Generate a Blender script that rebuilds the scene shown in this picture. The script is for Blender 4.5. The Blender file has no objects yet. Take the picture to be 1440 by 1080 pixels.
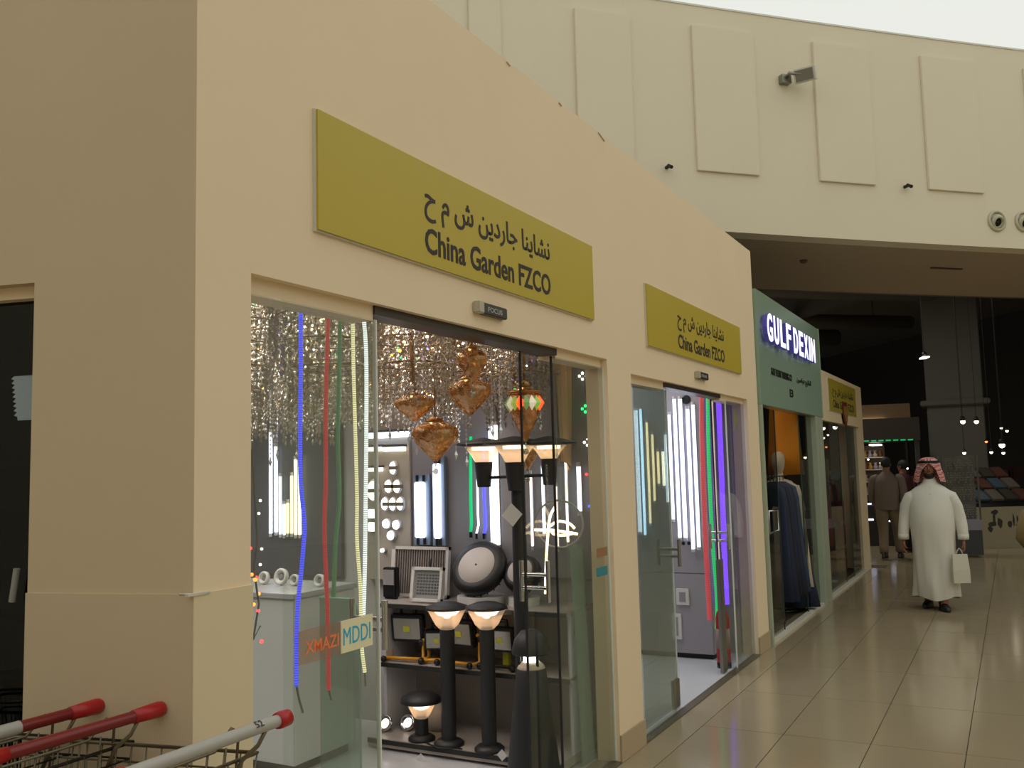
import bpy, bmesh, math, random
from math import sin, cos, pi, radians
from mathutils import Vector, Matrix
R = random.Random(7)
SC = bpy.context.scene
COL = SC.collection

# ------------------------------------------------------------------ camera
# World: +X runs along the shop fronts away from the camera, +Y goes into the shops, corridor at Y < 0.
FPX, CH = 1300.0, 1.66
UPc = Vector((-353, 13900, -FPX)).normalized()
AX = Vector((705, -110, -FPX)); AX = (AX - UPc * AX.dot(UPc)).normalized()
AY = UPc.cross(AX)
CAMP = Vector((-1.9046, -2.0622, CH))
cd = bpy.data.cameras.new('camera'); cam = bpy.data.objects.new('camera', cd); COL.objects.link(cam)
cd.sensor_fit = 'HORIZONTAL'; cd.sensor_width = 36; cd.lens = FPX / 1440 * 36; cd.clip_start = .05
m3 = Matrix((AX, AY, UPc))
cam.matrix_world = Matrix.Translation(CAMP) @ m3.to_4x4()
SC.camera = cam
# ------------------------------------------------------------------ sky and exposure
SC.view_settings.view_transform = 'Standard'; SC.view_settings.look = 'None'
SC.view_settings.gamma = 1; SC.view_settings.exposure = 0.0; SC.view_settings.use_curve_mapping = False
w = bpy.data.worlds.new('overcast_sky'); SC.world = w; w.use_nodes = True
w.node_tree.nodes['Background'].inputs[0].default_value = (.98, 1.0, .93, 1)
w.node_tree.nodes['Background'].inputs[1].default_value = 0.85

def ray(px, py):
    return m3 @ Vector((px - 720, 540 - py, -FPX))
def on(ax, px, py, v):
    """point of the world seen at a pixel of the photograph, on the plane axis=v"""
    d = ray(px, py); return CAMP + d * ((v - CAMP[ax]) / d[ax])
def depth(p):
    return (m3.transposed() @ (Vector(p) - CAMP)).z * -1
def scl(p):
    return depth(p) / FPX

# ------------------------------------------------------------------ materials
def lin(c):
    if isinstance(c, str): c = tuple(int(c[i:i+2], 16) for i in (0, 2, 4))
    c = [x / 255 for x in c]
    return tuple(x / 12.92 if x < .04045 else ((x + .055) / 1.055) ** 2.4 for x in c) + (1,)
MC = {}
def mat(name, col, rough=.6, metal=0, emit=0, noise=0, nscale=6, bump=0, bscale=40, spec=.5, trans=0, ecol=None, alpha=1, coat=0):
    if name in MC: return MC[name]
    m = bpy.data.materials.new(name); m.use_nodes = True; nt = m.node_tree; b = nt.nodes['Principled BSDF']
    c = lin(col); b.inputs['Base Color'].default_value = c
    b.inputs['Roughness'].default_value = rough; b.inputs['Metallic'].default_value = metal
    b.inputs['Specular IOR Level'].default_value = spec
    b.inputs['Transmission Weight'].default_value = trans; b.inputs['Alpha'].default_value = alpha
    b.inputs['Coat Weight'].default_value = coat
    if emit:
        b.inputs['Emission Color'].default_value = lin(ecol or col); b.inputs['Emission Strength'].default_value = emit
    if noise or bump:
        tc = nt.nodes.new('ShaderNodeTexCoord')
    if noise:
        n = nt.nodes.new('ShaderNodeTexNoise'); n.inputs['Scale'].default_value = nscale; n.inputs['Detail'].default_value = 5
        nt.links.new(tc.outputs['Object'], n.inputs['Vector'])
        mx = nt.nodes.new('ShaderNodeMix'); mx.data_type = 'RGBA'
        mx.inputs[6].default_value = tuple(x * (1 - noise) for x in c[:3]) + (1,)
        mx.inputs[7].default_value = tuple(min(1, x * (1 + noise)) for x in c[:3]) + (1,)
        nt.links.new(n.outputs[0], mx.inputs[0]); nt.links.new(mx.outputs[2], b.inputs['Base Color'])
    if bump:
        n2 = nt.nodes.new('ShaderNodeTexNoise'); n2.inputs['Scale'].default_value = bscale; n2.inputs['Detail'].default_value = 3
        nt.links.new(tc.outputs['Object'], n2.inputs['Vector'])
        bp = nt.nodes.new('ShaderNodeBump'); bp.inputs['Strength'].default_value = bump; bp.inputs['Distance'].default_value = .01
        nt.links.new(n2.outputs[0], bp.inputs['Height']); nt.links.new(bp.outputs[0], b.inputs['Normal'])
    MC[name] = m; return m
def glassmat(name, tint, refl=.04, rough=0.0, haze=0, hazecol='8a968c', hz0=0, hz1=1):
    """architectural glass: tinted see-through with grazing reflection and, where asked, a frosted film or a painted reflection veil"""
    m = bpy.data.materials.new(name); m.use_nodes = True; nt = m.node_tree; nt.nodes.clear()
    N = nt.nodes.new; L = nt.links.new
    o = N('ShaderNodeOutputMaterial'); t = N('ShaderNodeBsdfTransparent'); t.inputs[0].default_value = lin(tint)
    g = N('ShaderNodeBsdfGlossy'); g.inputs['Roughness'].default_value = rough
    lw = N('ShaderNodeLayerWeight'); lw.inputs[0].default_value = .5
    p = N('ShaderNodeMath'); p.operation = 'POWER'; p.inputs[1].default_value = 5; L(lw.outputs['Facing'], p.inputs[0])
    q = N('ShaderNodeMath'); q.operation = 'MULTIPLY_ADD'; q.inputs[1].default_value = 1 - refl; q.inputs[2].default_value = refl; L(p.outputs[0], q.inputs[0])
    mx = N('ShaderNodeMixShader'); L(q.outputs[0], mx.inputs[0]); L(t.outputs[0], mx.inputs[1]); L(g.outputs[0], mx.inputs[2])
    out = mx
    if haze:
        d = N('ShaderNodeBsdfDiffuse'); d.inputs[0].default_value = lin(hazecol)
        m2 = N('ShaderNodeMixShader'); m2.inputs[0].default_value = haze
        L(mx.outputs[0], m2.inputs[1]); L(d.outputs[0], m2.inputs[2]); out = m2
    L(out.outputs[0], o.inputs[0]); MC[name] = m; return m

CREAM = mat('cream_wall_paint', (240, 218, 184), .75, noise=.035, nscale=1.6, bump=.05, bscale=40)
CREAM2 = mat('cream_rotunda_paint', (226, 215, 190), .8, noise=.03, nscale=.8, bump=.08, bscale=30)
CREAMD = mat('cream_shaded_side', (206, 186, 156), .75, noise=.05, nscale=1.2, bump=.05, bscale=30)  # wall cream with the shade of the less lit side put into the colour
SKIRT = mat('beige_skirting_tile', (186, 164, 132), .35, noise=.06, nscale=5)
TILE = mat('polished_beige_tile', (164, 148, 120), .12, noise=.07, nscale=2.2, spec=.6)
TILEB = mat('polished_beige_tile_darker', (158, 143, 115), .14, noise=.07, nscale=2.6, spec=.6)
GROUT = mat('dark_grout', (70, 60, 45), .8)
YEL = mat('olive_yellow_sign_face', (192, 170, 48), .45, noise=.05, nscale=1.5)
YELD = mat('shaded_yellow_sign_face', (160, 145, 36), .5)  # darker copy of the sign yellow, dim light put into the colour
WTRIM = mat('sign_edge_white', (210, 205, 190), .5)
INK = mat('dark_sign_ink', (46, 36, 34), .6)
BLACK = mat('black_plastic', (13, 12, 13), .45)
DGREY = mat('charcoal_powder_coat', (38, 37, 38), .5, bump=.08, bscale=300)
WHITE = mat('white_plastic', (215, 212, 208), .4)
OFFW = mat('shop_white_paint', (178, 174, 174), .7)
GREYB = mat('grey_display_board', (138, 136, 142), .6)
DBOARD = mat('dark_display_board', (84, 85, 92), .5)
CHROME = mat('chrome', (200, 200, 200), .15, 1)
STEEL = mat('brushed_steel', (150, 148, 140), .35, 1)
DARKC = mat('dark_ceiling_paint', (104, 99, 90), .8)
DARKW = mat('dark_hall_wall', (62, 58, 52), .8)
SOFF = mat('soffit_paint', (178, 160, 136), .8, noise=.03, nscale=1)
WFLOOR = mat('white_shop_floor', (205, 205, 208), .15)
GLASS = glassmat('clear_glass', (249, 252, 250), .03)
GLASSG = glassmat('greenish_glass', (247, 250, 247), .05, haze=.05, hazecol='b4b4a8')  # haze paints in the pale veil of reflections on the panes
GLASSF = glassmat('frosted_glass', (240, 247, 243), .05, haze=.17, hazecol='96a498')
GLASSD = glassmat('dark_shop_glass', (225, 230, 227), .05)
GREEN_F = mat('sea_green_glass_fascia', (146, 170, 150), .25, spec=.6, noise=.04, nscale=1)
GREEN_E = mat('pale_green_post', (168, 178, 156), .4)
GEDGE = mat('glass_edge', (232, 236, 228), .25)
GEDGE2 = mat('dark_glass_edge', (60, 78, 70), .3)
TW = mat('cool_white_led', (235, 240, 255), emit=3.2, ecol=(225, 235, 255))
TWW = mat('warm_white_led', (255, 235, 190), emit=2.4, ecol=(255, 226, 178))
TNW = mat('neutral_white_led', (255, 246, 225), emit=3.2, ecol=(255, 242, 222))
SHELL = mat('white_lamp_housing', (200, 200, 205), .4)

# ------------------------------------------------------------------ mesh helpers
ORG = {}
def wloc(o):
    v = Vector((0, 0, 0))
    while o is not None: v += o.location; o = o.parent
    return v
class MB:
    def __init__(s): s.v = []; s.f = []; s.m = []; s.mi = 0; s.sm = []; s.smooth = False
    def add(s, vs, fs, smooth=None):
        n = len(s.v); s.v += [tuple(a) for a in vs]
        for f in fs: s.f.append([n + i for i in f]); s.m.append(s.mi); s.sm.append(s.smooth if smooth is None else smooth)
        return s
    def box(s, x0, x1, y0, y1, z0, z1):
        vs = [(x, y, z) for x in (x0, x1) for y in (y0, y1) for z in (z0, z1)]
        return s.add(vs, [(0, 1, 3, 2), (4, 6, 7, 5), (0, 4, 5, 1), (2, 3, 7, 6), (0, 2, 6, 4), (1, 5, 7, 3)], False)
    def obox(s, c, sz, rot=None):
        c = Vector(c); M = rot or Matrix.Identity(3); h = Vector(sz) / 2
        vs = [c + M @ Vector((x * h.x, y * h.y, z * h.z)) for x in (-1, 1) for y in (-1, 1) for z in (-1, 1)]
        return s.add(vs, [(0, 1, 3, 2), (4, 6, 7, 5), (0, 4, 5, 1), (2, 3, 7, 6), (0, 2, 6, 4), (1, 5, 7, 3)], False)
    def hexa(s, lo, hi):
        vs = list(lo) + list(hi); n = len(lo)
        return s.add(vs, [tuple(range(n))[::-1], tuple(range(n, 2 * n))] + [(i, (i + 1) % n, n + (i + 1) % n, n + i) for i in range(n)], False)
    def cyl(s, p0, p1, r0, r1=None, n=12, caps=True):
        p0 = Vector(p0); p1 = Vector(p1); r1 = r0 if r1 is None else r1
        d = (p1 - p0).normalized(); a = d.orthogonal().normalized(); b = d.cross(a)
        vs = [p + (a * cos(2 * pi * i / n) + b * sin(2 * pi * i / n)) * r for p, r in ((p0, r0), (p1, r1)) for i in range(n)]
        s.add(vs, [(i, (i + 1) % n, n + (i + 1) % n, n + i) for i in range(n)], True)
        if caps: s.add([vs[i] for i in range(2 * n)], [tuple(range(n))[::-1], tuple(range(n, 2 * n))], False)
        return s
    def tube(s, pts, r, n=6, closed=False):
        pts = [Vector(p) for p in pts]; m = len(pts); rs = r if isinstance(r, (list, tuple)) else [r] * m
        vs = []; a = None
        for i, p in enumerate(pts):
            if closed: t = pts[(i + 1) % m] - pts[i - 1]
            else: t = pts[min(i + 1, m - 1)] - pts[max(i - 1, 0)]
            t.normalize()
            if a is None: a = t.orthogonal().normalized()
            a = (a - t * a.dot(t)).normalized(); b = t.cross(a)
            vs += [p + (a * cos(2 * pi * k / n) + b * sin(2 * pi * k / n)) * rs[i] for k in range(n)]
        fs = []
        for i in range(m if closed else m - 1):
            j = (i + 1) % m
            fs += [(i * n + k, i * n + (k + 1) % n, j * n + (k + 1) % n, j * n + k) for k in range(n)]
        if not closed: fs += [tuple(range(n))[::-1], tuple(range((m - 1) * n, m * n))]
        return s.add(vs, fs, True)
    def lathe(s, prof, c=(0, 0, 0), M=None, n=24, smooth=True):
        c = Vector(c); M = M or Matrix.Identity(3); vs = []
        for r, z in prof: vs += [c + M @ Vector((r * cos(2 * pi * i / n), r * sin(2 * pi * i / n), z)) for i in range(n)]
        fs = [(j * n + i, j * n + (i + 1) % n, (j + 1) * n + (i + 1) % n, (j + 1) * n + i) for j in range(len(prof) - 1) for i in range(n)]
        fs += [tuple(range(n))[::-1], tuple(range((len(prof) - 1) * n, len(prof) * n))]
        return s.add(vs, fs, smooth)
    def ball(s, c, r, n=12, m=8, sc=(1, 1, 1)):
        prof = [(max(1e-4, sin(pi * j / m)), -cos(pi * j / m)) for j in range(m + 1)]
        M = Matrix(((r * sc[0], 0, 0), (0, r * sc[1], 0), (0, 0, r * sc[2]))); return s.lathe(prof, c, M, n)
    def octa(s, c, r, h):
        c = Vector(c)
        return s.add([c + Vector(q) for q in ((r, 0, 0), (0, r, 0), (-r, 0, 0), (0, -r, 0), (0, 0, h), (0, 0, -h))],
                     [(0, 1, 4), (1, 2, 4), (2, 3, 4), (3, 0, 4), (1, 0, 5), (2, 1, 5), (3, 2, 5), (0, 3, 5)], False)
    def loft(s, rings, caps=True, smooth=True, closed=True):
        n = len(rings[0]); vs = [p for r in rings for p in r]
        K = n if closed else n - 1
        fs = [(j * n + i, j * n + (i + 1) % n, (j + 1) * n + (i + 1) % n, (j + 1) * n + i) for j in range(len(rings) - 1) for i in range(K)]
        if caps and closed: fs += [tuple(range(n))[::-1], tuple(range((len(rings) - 1) * n, len(rings) * n))]
        return s.add(vs, fs, smooth)
    def prism(s, poly, fn, d):
        """poly: 2-D outline, fn(u, v, w) -> world point, extruded from w=0 to w=d"""
        n = len(poly); vs = [fn(u, v, 0) for u, v in poly] + [fn(u, v, d) for u, v in poly]
        return s.add(vs, [tuple(range(n))[::-1], tuple(range(n, 2 * n))] + [(i, (i + 1) % n, n + (i + 1) % n, n + i) for i in range(n)], False)
    def build(s, name, mt, parent=None, local=False, bevel=0, solid=0, sub=0):
        me = bpy.data.meshes.new(name)
        lo = Vector([min(p[k] for p in s.v) for k in range(3)]); hi = Vector([max(p[k] for p in s.v) for k in range(3)])
        c = (lo + hi) / 2
        if parent is None: c.z = lo.z
        me.from_pydata([tuple(Vector(p) - c) for p in s.v], [], s.f)
        for i, p in enumerate(me.polygons): p.material_index = s.m[i]; p.use_smooth = s.sm[i]
        for x in (mt if isinstance(mt, (list, tuple)) else [mt]): me.materials.append(x)
        me.validate(); me.update()
        b = bmesh.new(); b.from_mesh(me); bmesh.ops.recalc_face_normals(b, faces=b.faces)
        if sub: bmesh.ops.subdivide_edges(b, edges=b.edges, cuts=sub, use_grid_fill=True)
        if bevel: bmesh.ops.bevel(b, geom=[e for e in b.edges if len(e.link_faces) == 2 and e.calc_face_angle(0) > .6], offset=bevel, segments=2, affect='EDGES', clamp_overlap=True)
        b.to_mesh(me); b.free()
        o = bpy.data.objects.new(name, me); COL.objects.link(o)
        if parent is not None:
            o.parent = parent; o.location = c if local else c - wloc(parent)
        else: o.location = c
        return o
def tag(o, label=None, cat=None, group=None, kind=None):
    if label: o['label'] = label
    if cat: o['category'] = cat
    if group: o['group'] = group
    if kind: o['kind'] = kind
    return o
def thing(name, label, cat, loc, group=None, rz=0):
    o = bpy.data.objects.new(name, None); COL.objects.link(o); o.location = loc; o.rotation_euler.z = rz
    o.empty_display_size = .1
    return tag(o, label, cat, group)
def struct(o): o['kind'] = 'structure'; return o
def dup(root, loc, label, rz=None, group=None):
    r = root.copy(); COL.objects.link(r); r.location = loc
    if rz is not None: r.rotation_euler.z = rz
    r['label'] = label
    if group: r['group'] = group
    def kids(a, b):
        for ch in list(a.children):
            c = ch.copy(); COL.objects.link(c); c.parent = b; kids(ch, c)
    kids(root, r); return r
def text_mesh(body, width=None, height=None, fn=None, depth=.002, off=0, center=False):
    """lettering as a mesh: fn(u, v, w) maps the text plane to the world"""
    c = bpy.data.curves.new('t', 'FONT'); c.body = body; c.resolution_u = 3; c.offset = off
    c.extrude = .5; c.align_x = 'LEFT'
    o = bpy.data.objects.new('t', c); COL.objects.link(o); me = bpy.data.meshes.new_from_object(o)
    bpy.data.objects.remove(o); bpy.data.curves.remove(c)
    xs = [v.co.x for v in me.vertices]; ys = [v.co.y for v in me.vertices]
    x0, x1, y0, y1 = min(xs), max(xs), min(ys), max(ys)
    k = width / (x1 - x0) if width else height / (y1 - y0)
    l = height / (y1 - y0) if height else k
    mb = MB(); mb.add([fn((v.co.x - x0) * k, (v.co.y - y0) * l, (v.co.z + .5) * depth) for v in me.vertices], [tuple(p.vertices) for p in me.polygons], False)
    bpy.data.meshes.remove(me); return mb
def split_words(mb, gap):
    """one mesh per word: cut where the lettering leaves a gap along the wall"""
    xs = sorted(set(round(v[0], 4) for v in mb.v)); cuts = [(a + b) / 2 for a, b in zip(xs, xs[1:]) if b - a > gap]; out = {}
    for f in mb.f:
        k = sum(mb.v[f[0]][0] > c for c in cuts); o = out.setdefault(k, (MB(), {})); q = []
        for i in f:
            if i not in o[1]: o[1][i] = len(o[0].v); o[0].v.append(mb.v[i])
            q.append(o[1][i])
        o[0].f.append(q); o[0].m.append(0); o[0].sm.append(False)
    return [out[k][0] for k in sorted(out)]
def facefn(x, z, y=0):            # text on a plane facing -Y (corridor), w comes out of the wall
    return lambda u, v, d: (x + u, y - d, z + v)

# ------------------------------------------------------------------ floor
Y0 = -.197; S = .5075
bx = [2.6 + 0]; fl = thing('floor', 'polished beige stone tile floor of the mall corridor', 'floor', (0, 0, 0)); del fl['category']; struct(fl)
MB().box(-12, 36, -16, 14, -.3, -.006).build('floor_bed', GROUT, fl)
tme = None; nt_ = 0
far = MB()
def tile_at(x, y, lx, ly, j):
    global tme
    mb = MB(); g = .0022
    o = mb.box(x + g, x + lx - g, y + g, y + ly - g, -.012, 0).build('tile', TILE if j % 3 else TILEB, fl, bevel=.0012)
    return o
protos = []
for j in range(2):
    protos.append(tile_at(3.0, -.705 if 0 else Y0 - S, 2 * S, S, j * 3))
base = [p.location.copy() for p in protos]; first = [True, True]
rows = [(Y0 + k * S) for k in range(-8, 0)]
for r, y in enumerate(rows):
    for i in range(-1, 22):
        x = 2.0 + i * 2 * S + (r % 2) * 0
        # the tiles that show largest are objects, the rest join one far part
        c = m3.transposed() @ (Vector((x + S, y + S / 2, 0)) - CAMP)
        px = 720 + FPX * c.x / -c.z if c.z < 0 else -999
        py = 540 - FPX * c.y / -c.z if c.z < 0 else 9999
        if 700 < px < 1620 and 780 < py < 1250:
            k = (i + r) % 2
            if first[k]: o = protos[k]; first[k] = False
            else: o = protos[k].copy(); COL.objects.link(o)
            o.location = base[k] + Vector((x - 3.0, y - (Y0 - S), 0)); nt_ += 1
        else:
            far.box(x + .002, x + 2 * S - .002, y + .002, y + S - .002, -.012, 0)
g = .002
for y in [Y0 + k * S for k in range(-28, -8)]:
    for i in range(-7, 30): far.box(2 + i * 2 * S + g, 2 + (i + 1) * 2 * S - g, y + g, y + S - g, -.012, 0)
for y in [Y0 + k * S for k in range(-8, 0)]:
    for i in list(range(-13, -1)) + list(range(22, 33)): far.box(2 + i * 2 * S + g, 2 + (i + 1) * 2 * S - g, y + g, y + S - g, -.012, 0)
for y in [Y0 + k * S for k in range(0, 20)]:
    for i in range(12, 33): far.box(2 + i * 2 * S + g, 2 + (i + 1) * 2 * S - g, y + g, y + S - g, -.012, 0)
    for i in range(-13, -2): far.box(2 + i * 2 * S + g, min(2 + (i + 1) * 2 * S - g, -.05), y + g, y + S - g, -.012, -.001)
far.box(-.05, 13.65, Y0 + g, .16, -.012, 0)
o = far.build('tile_field', TILE, fl); o['kind'] = 'stuff'

# ------------------------------------------------------------------ shop block shell
HT = 3.67; LZ = 1.335; T = .14
def wallpiece(mb, x0, x1, z0, z1, y0=0, y1=T): mb.box(x0, x1, y0, y1, z0, z1)
mb = MB()
wallpiece(mb, 0, .224, 0, HT); wallpiece(mb, .224, 3.118, 2.297, HT); wallpiece(mb, 3.118, 3.502, 0, HT)
wallpiece(mb, 3.502, 6.37, 2.242, HT); wallpiece(mb, 6.37, 6.765, 0, HT)
mb.box(6.625, 6.765, T, 9, 3.0, HT)
struct(mb.build('wall_front', CREAM))
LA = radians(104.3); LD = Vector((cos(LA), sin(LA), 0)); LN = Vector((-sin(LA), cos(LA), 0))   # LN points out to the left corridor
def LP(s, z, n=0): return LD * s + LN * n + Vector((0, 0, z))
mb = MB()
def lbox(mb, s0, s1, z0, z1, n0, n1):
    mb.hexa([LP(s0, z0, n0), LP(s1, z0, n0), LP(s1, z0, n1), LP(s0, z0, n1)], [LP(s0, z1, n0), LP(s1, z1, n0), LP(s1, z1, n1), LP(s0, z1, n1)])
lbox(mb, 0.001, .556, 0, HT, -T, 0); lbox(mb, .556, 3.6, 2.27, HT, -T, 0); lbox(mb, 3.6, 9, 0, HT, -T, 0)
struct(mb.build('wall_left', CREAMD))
# thin cladding up to the ledge at the corner
mb = MB(); mb.box(-.006, .226, -.008, 0, .0, LZ); mb.build('trim_1', mat('cream_cladding', (226, 208, 172), .7, noise=.03, nscale=2))
o = bpy.data.objects['trim_1']; struct(o)
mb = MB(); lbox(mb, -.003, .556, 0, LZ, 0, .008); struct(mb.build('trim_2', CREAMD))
# rounded strip lip on the ledge and at the head of the openings
mb = MB(); mb.box(-.03, .05, -.012, -.0, LZ - .004, LZ + .003); mb.tube([LP(.04, LZ, .006), (-.005, -.008, LZ), (.05, -.01, LZ)], .004)
struct(mb.build('trim_3', WTRIM))
mb = MB(); lbox(mb, .56, 3.6, 2.232, 2.27, -T, -.04); struct(mb.build('trim_4', CREAM))
# header beams inside the two big openings
mb = MB(); mb.box(.224, .905, .04, T, 2.238, 2.297); mb.box(2.50, 3.118, .04, T, 2.246, 2.297); struct(mb.build('trim_5', CREAM))
mb = MB(); mb.box(3.502, 4.22, .04, T, 2.19, 2.242); mb.box(5.62, 6.37, .04, T, 2.195, 2.242); struct(mb.build('trim_6', CREAM))
mb = MB(); mb.box(.905, 2.5, .03, T - .01, 2.262, 2.297); mb.box(4.22, 5.62, .03, T - .01, 2.21, 2.242); struct(mb.build('trim_7', mat('dark_door_rail', (60, 52, 44), .4)))
# skirtings on the columns
for i, (a, b, c) in enumerate(((3.112, 3.508, .15), (6.365, 6.77, .15))):
    struct(MB().box(a, b, -.012, .0, 0, c).build('baseboard_%d' % (i + 1), SKIRT, bevel=.003))
# roofs, partitions, ceilings, backs
mb = MB(); mb.hexa([LP(0.1, 2.85, -.1), (6.7, .1, 2.85), (6.7, 4.1, 2.85), LP(4.2, 2.85, -.1)], [LP(0.1, 2.95, -.1), (6.7, .1, 2.95), (6.7, 4.1, 2.95), LP(4.2, 2.95, -.1)])
struct(mb.build('ceiling_1', OFFW))
struct(MB().box(3.285, 3.36, T, 4.0, 0, 2.85).build('wall_partition', OFFW))
struct(MB().box(6.44, 6.52, T, 4.0, 0, 2.85).build('wall_partition_far', OFFW))
mb = MB(); mb.box(-1.2, 6.6, 4.0, 4.1, 0, 2.95); struct(mb.build('wall_back', mat('shop_back_grey', (112, 112, 118), .7)))
mb = MB(); mb.hexa([(.0, .15, 0), (3.28, .15, 0), (3.28, 4, 0), (-1, 4, 0)], [(.0, .15, .004), (3.28, .15, .004), (3.28, 4, .004), (-1, 4, .004)])
mb.box(3.36, 6.44, .02, 4, 0, .005)
struct(mb.build('floor_shop', WFLOOR))
mb = MB(); mb.box(.224, 3.118, -.01, .06, -.003, .006); mb.box(3.508, 6.365, -.01, .05, -.003, .009); struct(mb.build('trim_8', mat('steel_threshold', (120, 112, 95), .35, .6)))

# ------------------------------------------------------------------ shop 3 and shop 4 shells
mb = MB(); mb.box(6.78, 9.98, -.03, .1, 2.215, 3.315); mb.box(6.78, 6.832, -.03, .1, 0, 2.215)
f3 = thing('fascia_panel', 'sea green glass fascia above the third shop carrying lit white letters', 'sign panel', (8.4, -.03, 2.215))
MB().box(6.78, 9.98, -.03, .1, 2.215, 3.315).build('panel', GREEN_F, f3, bevel=.004)
MB().box(9.965, 9.985, -.035, .1, 2.215, 3.32).build('edge_strip', GREEN_E, f3)
struct(MB().box(6.78, 6.832, -.03, .1, 0, 2.215).build('trim_9', GREEN_E))
mb = MB(); mb.box(9.48, 9.66, -.025, .1, 0, 2.215); mb.box(9.70, 9.98, -.02, .1, 0, 2.215); struct(mb.build('trim_10', GREEN_E))
struct(MB().box(6.832, 9.48, -.01, .05, 0, .03).build('trim_11', WTRIM))
mb = MB(); mb.box(9.985, 13.65, 0, .12, 2.19, 2.83); mb.box(9.985, 10.03, 0, .12, 0, 2.19); mb.box(13.2, 13.65, 0, .12, 0, 2.19); mb.box(13.53, 13.65, .12, 4, 0, 2.83)
struct(mb.build('wall_shop_far', mat('cream_far_paint', (222, 204, 170), .7, noise=.03, nscale=2)))
struct(MB().box(10.03, 13.2, -.005, .05, 0, .03).build('trim_12', WTRIM))
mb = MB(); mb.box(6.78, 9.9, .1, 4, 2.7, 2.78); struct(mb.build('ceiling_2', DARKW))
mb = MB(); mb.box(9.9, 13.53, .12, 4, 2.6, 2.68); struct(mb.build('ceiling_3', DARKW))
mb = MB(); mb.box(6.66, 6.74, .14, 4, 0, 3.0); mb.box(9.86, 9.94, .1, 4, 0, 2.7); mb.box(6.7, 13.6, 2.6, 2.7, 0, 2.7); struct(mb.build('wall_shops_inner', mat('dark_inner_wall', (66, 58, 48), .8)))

# ------------------------------------------------------------------ rotunda
WZ0, WZ1 = 4.26, 6.86
A = Vector((8.116, .662, 0)); B = Vector((11.179, -2.357, 0)); U = (B - A).normalized(); NRM = Vector((-U.y, U.x, 0))
if NRM.x < 0: NRM = -NRM          # away from the viewer
RR = 110.0; MID = (A + B) / 2; CEN = MID - NRM * math.sqrt(RR * RR - ((B - A).length / 2) ** 2)
a0 = math.atan2(NRM.y, NRM.x); sgn = 1 if Vector((-sin(a0), cos(a0), 0)).dot(U) > 0 else -1
def arc(t, out=0, z=0):            # t metres along the wall from MID towards the right of the picture
    a = a0 + sgn * t / RR; return Vector((CEN.x + (RR + out) * cos(a), CEN.y + (RR + out) * sin(a), z))
ts = [-15 + k for k in range(29)]
mb = MB(); mb.loft([[arc(t, 0, WZ0), arc(t, .25, WZ0), arc(t, .25, WZ1), arc(t, 0, WZ1)] for t in ts], smooth=False)
rot = struct(mb.build('wall_rotunda', CREAM2))
mb = MB(); mb.loft([[arc(t, -.01, WZ1), arc(t, .3, WZ1), arc(t, .3, WZ1 + .02), arc(t, -.01, WZ1 + .02)] for t in ts], smooth=False)
struct(mb.build('trim_13', mat('skylight_kerb', (225, 225, 215), .6)))
def arc_t(px, py, z=None):
    """metres along the arc (and height) where a pixel's sight line meets the rotunda wall"""
    d = ray(px, py); dx, dy = d.x, d.y; ox, oy = CAMP.x - CEN.x, CAMP.y - CEN.y
    a_ = dx * dx + dy * dy; b_ = 2 * (ox * dx + oy * dy); c_ = ox * ox + oy * oy - RR * RR
    k = (-b_ + math.sqrt(b_ * b_ - 4 * a_ * c_)) / (2 * a_); P = CAMP + d * k
    an = math.atan2(P.y - CEN.y, P.x - CEN.x) - a0
    return sgn * an * RR, P.z
# raised wall panels
pan = [(660, 705, -60, 120), (812, 890, -20, 190), (980, 1067, 22, 245), (1152, 1230, 45, 259), (1305, 1382, 70, 271), (1452, 1530, 92, 285)]
for i, (x0, x1, y0, y1) in enumerate(pan):
    ta, za = arc_t(x0, y1); tb, zb = arc_t(x1, y1); _, zt = arc_t(x0, y0)
    if i < 2: za = 4.95
    za = 4.93; zt = min(zt, 6.72); zt = 6.62
    o = MB().loft([[arc(t, -.035, za), arc(t, 0.0, za), arc(t, 0.0, zt), arc(t, -.035, zt)] for t in (ta, (ta + tb) / 2, tb)], smooth=False).build('wall_panel', CREAM2, rot, bevel=.004)
# soffit ring and dark hall
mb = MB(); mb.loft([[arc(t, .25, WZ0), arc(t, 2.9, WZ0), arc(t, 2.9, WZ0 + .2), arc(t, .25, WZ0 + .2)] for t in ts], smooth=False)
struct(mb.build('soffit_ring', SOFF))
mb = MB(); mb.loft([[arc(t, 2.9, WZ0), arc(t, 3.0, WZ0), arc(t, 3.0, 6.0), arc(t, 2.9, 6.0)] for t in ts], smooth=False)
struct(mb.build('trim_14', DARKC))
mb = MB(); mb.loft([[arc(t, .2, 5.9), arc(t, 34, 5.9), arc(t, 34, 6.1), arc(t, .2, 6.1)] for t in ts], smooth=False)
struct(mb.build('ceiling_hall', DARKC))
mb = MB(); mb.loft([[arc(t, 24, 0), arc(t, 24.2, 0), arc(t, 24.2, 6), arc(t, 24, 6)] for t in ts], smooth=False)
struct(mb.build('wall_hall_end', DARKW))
mb = MB()
for t in (-15, 13):
    mb.hexa([arc(t, 0, 0), arc(t, 26, 0), arc(t + .1, 26, 0), arc(t + .1, 0, 0)], [arc(t, 0, 6), arc(t, 26, 6), arc(t + .1, 26, 6), arc(t + .1, 0, 6)])
struct(mb.build('wall_hall_sides', DARKW))
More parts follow.
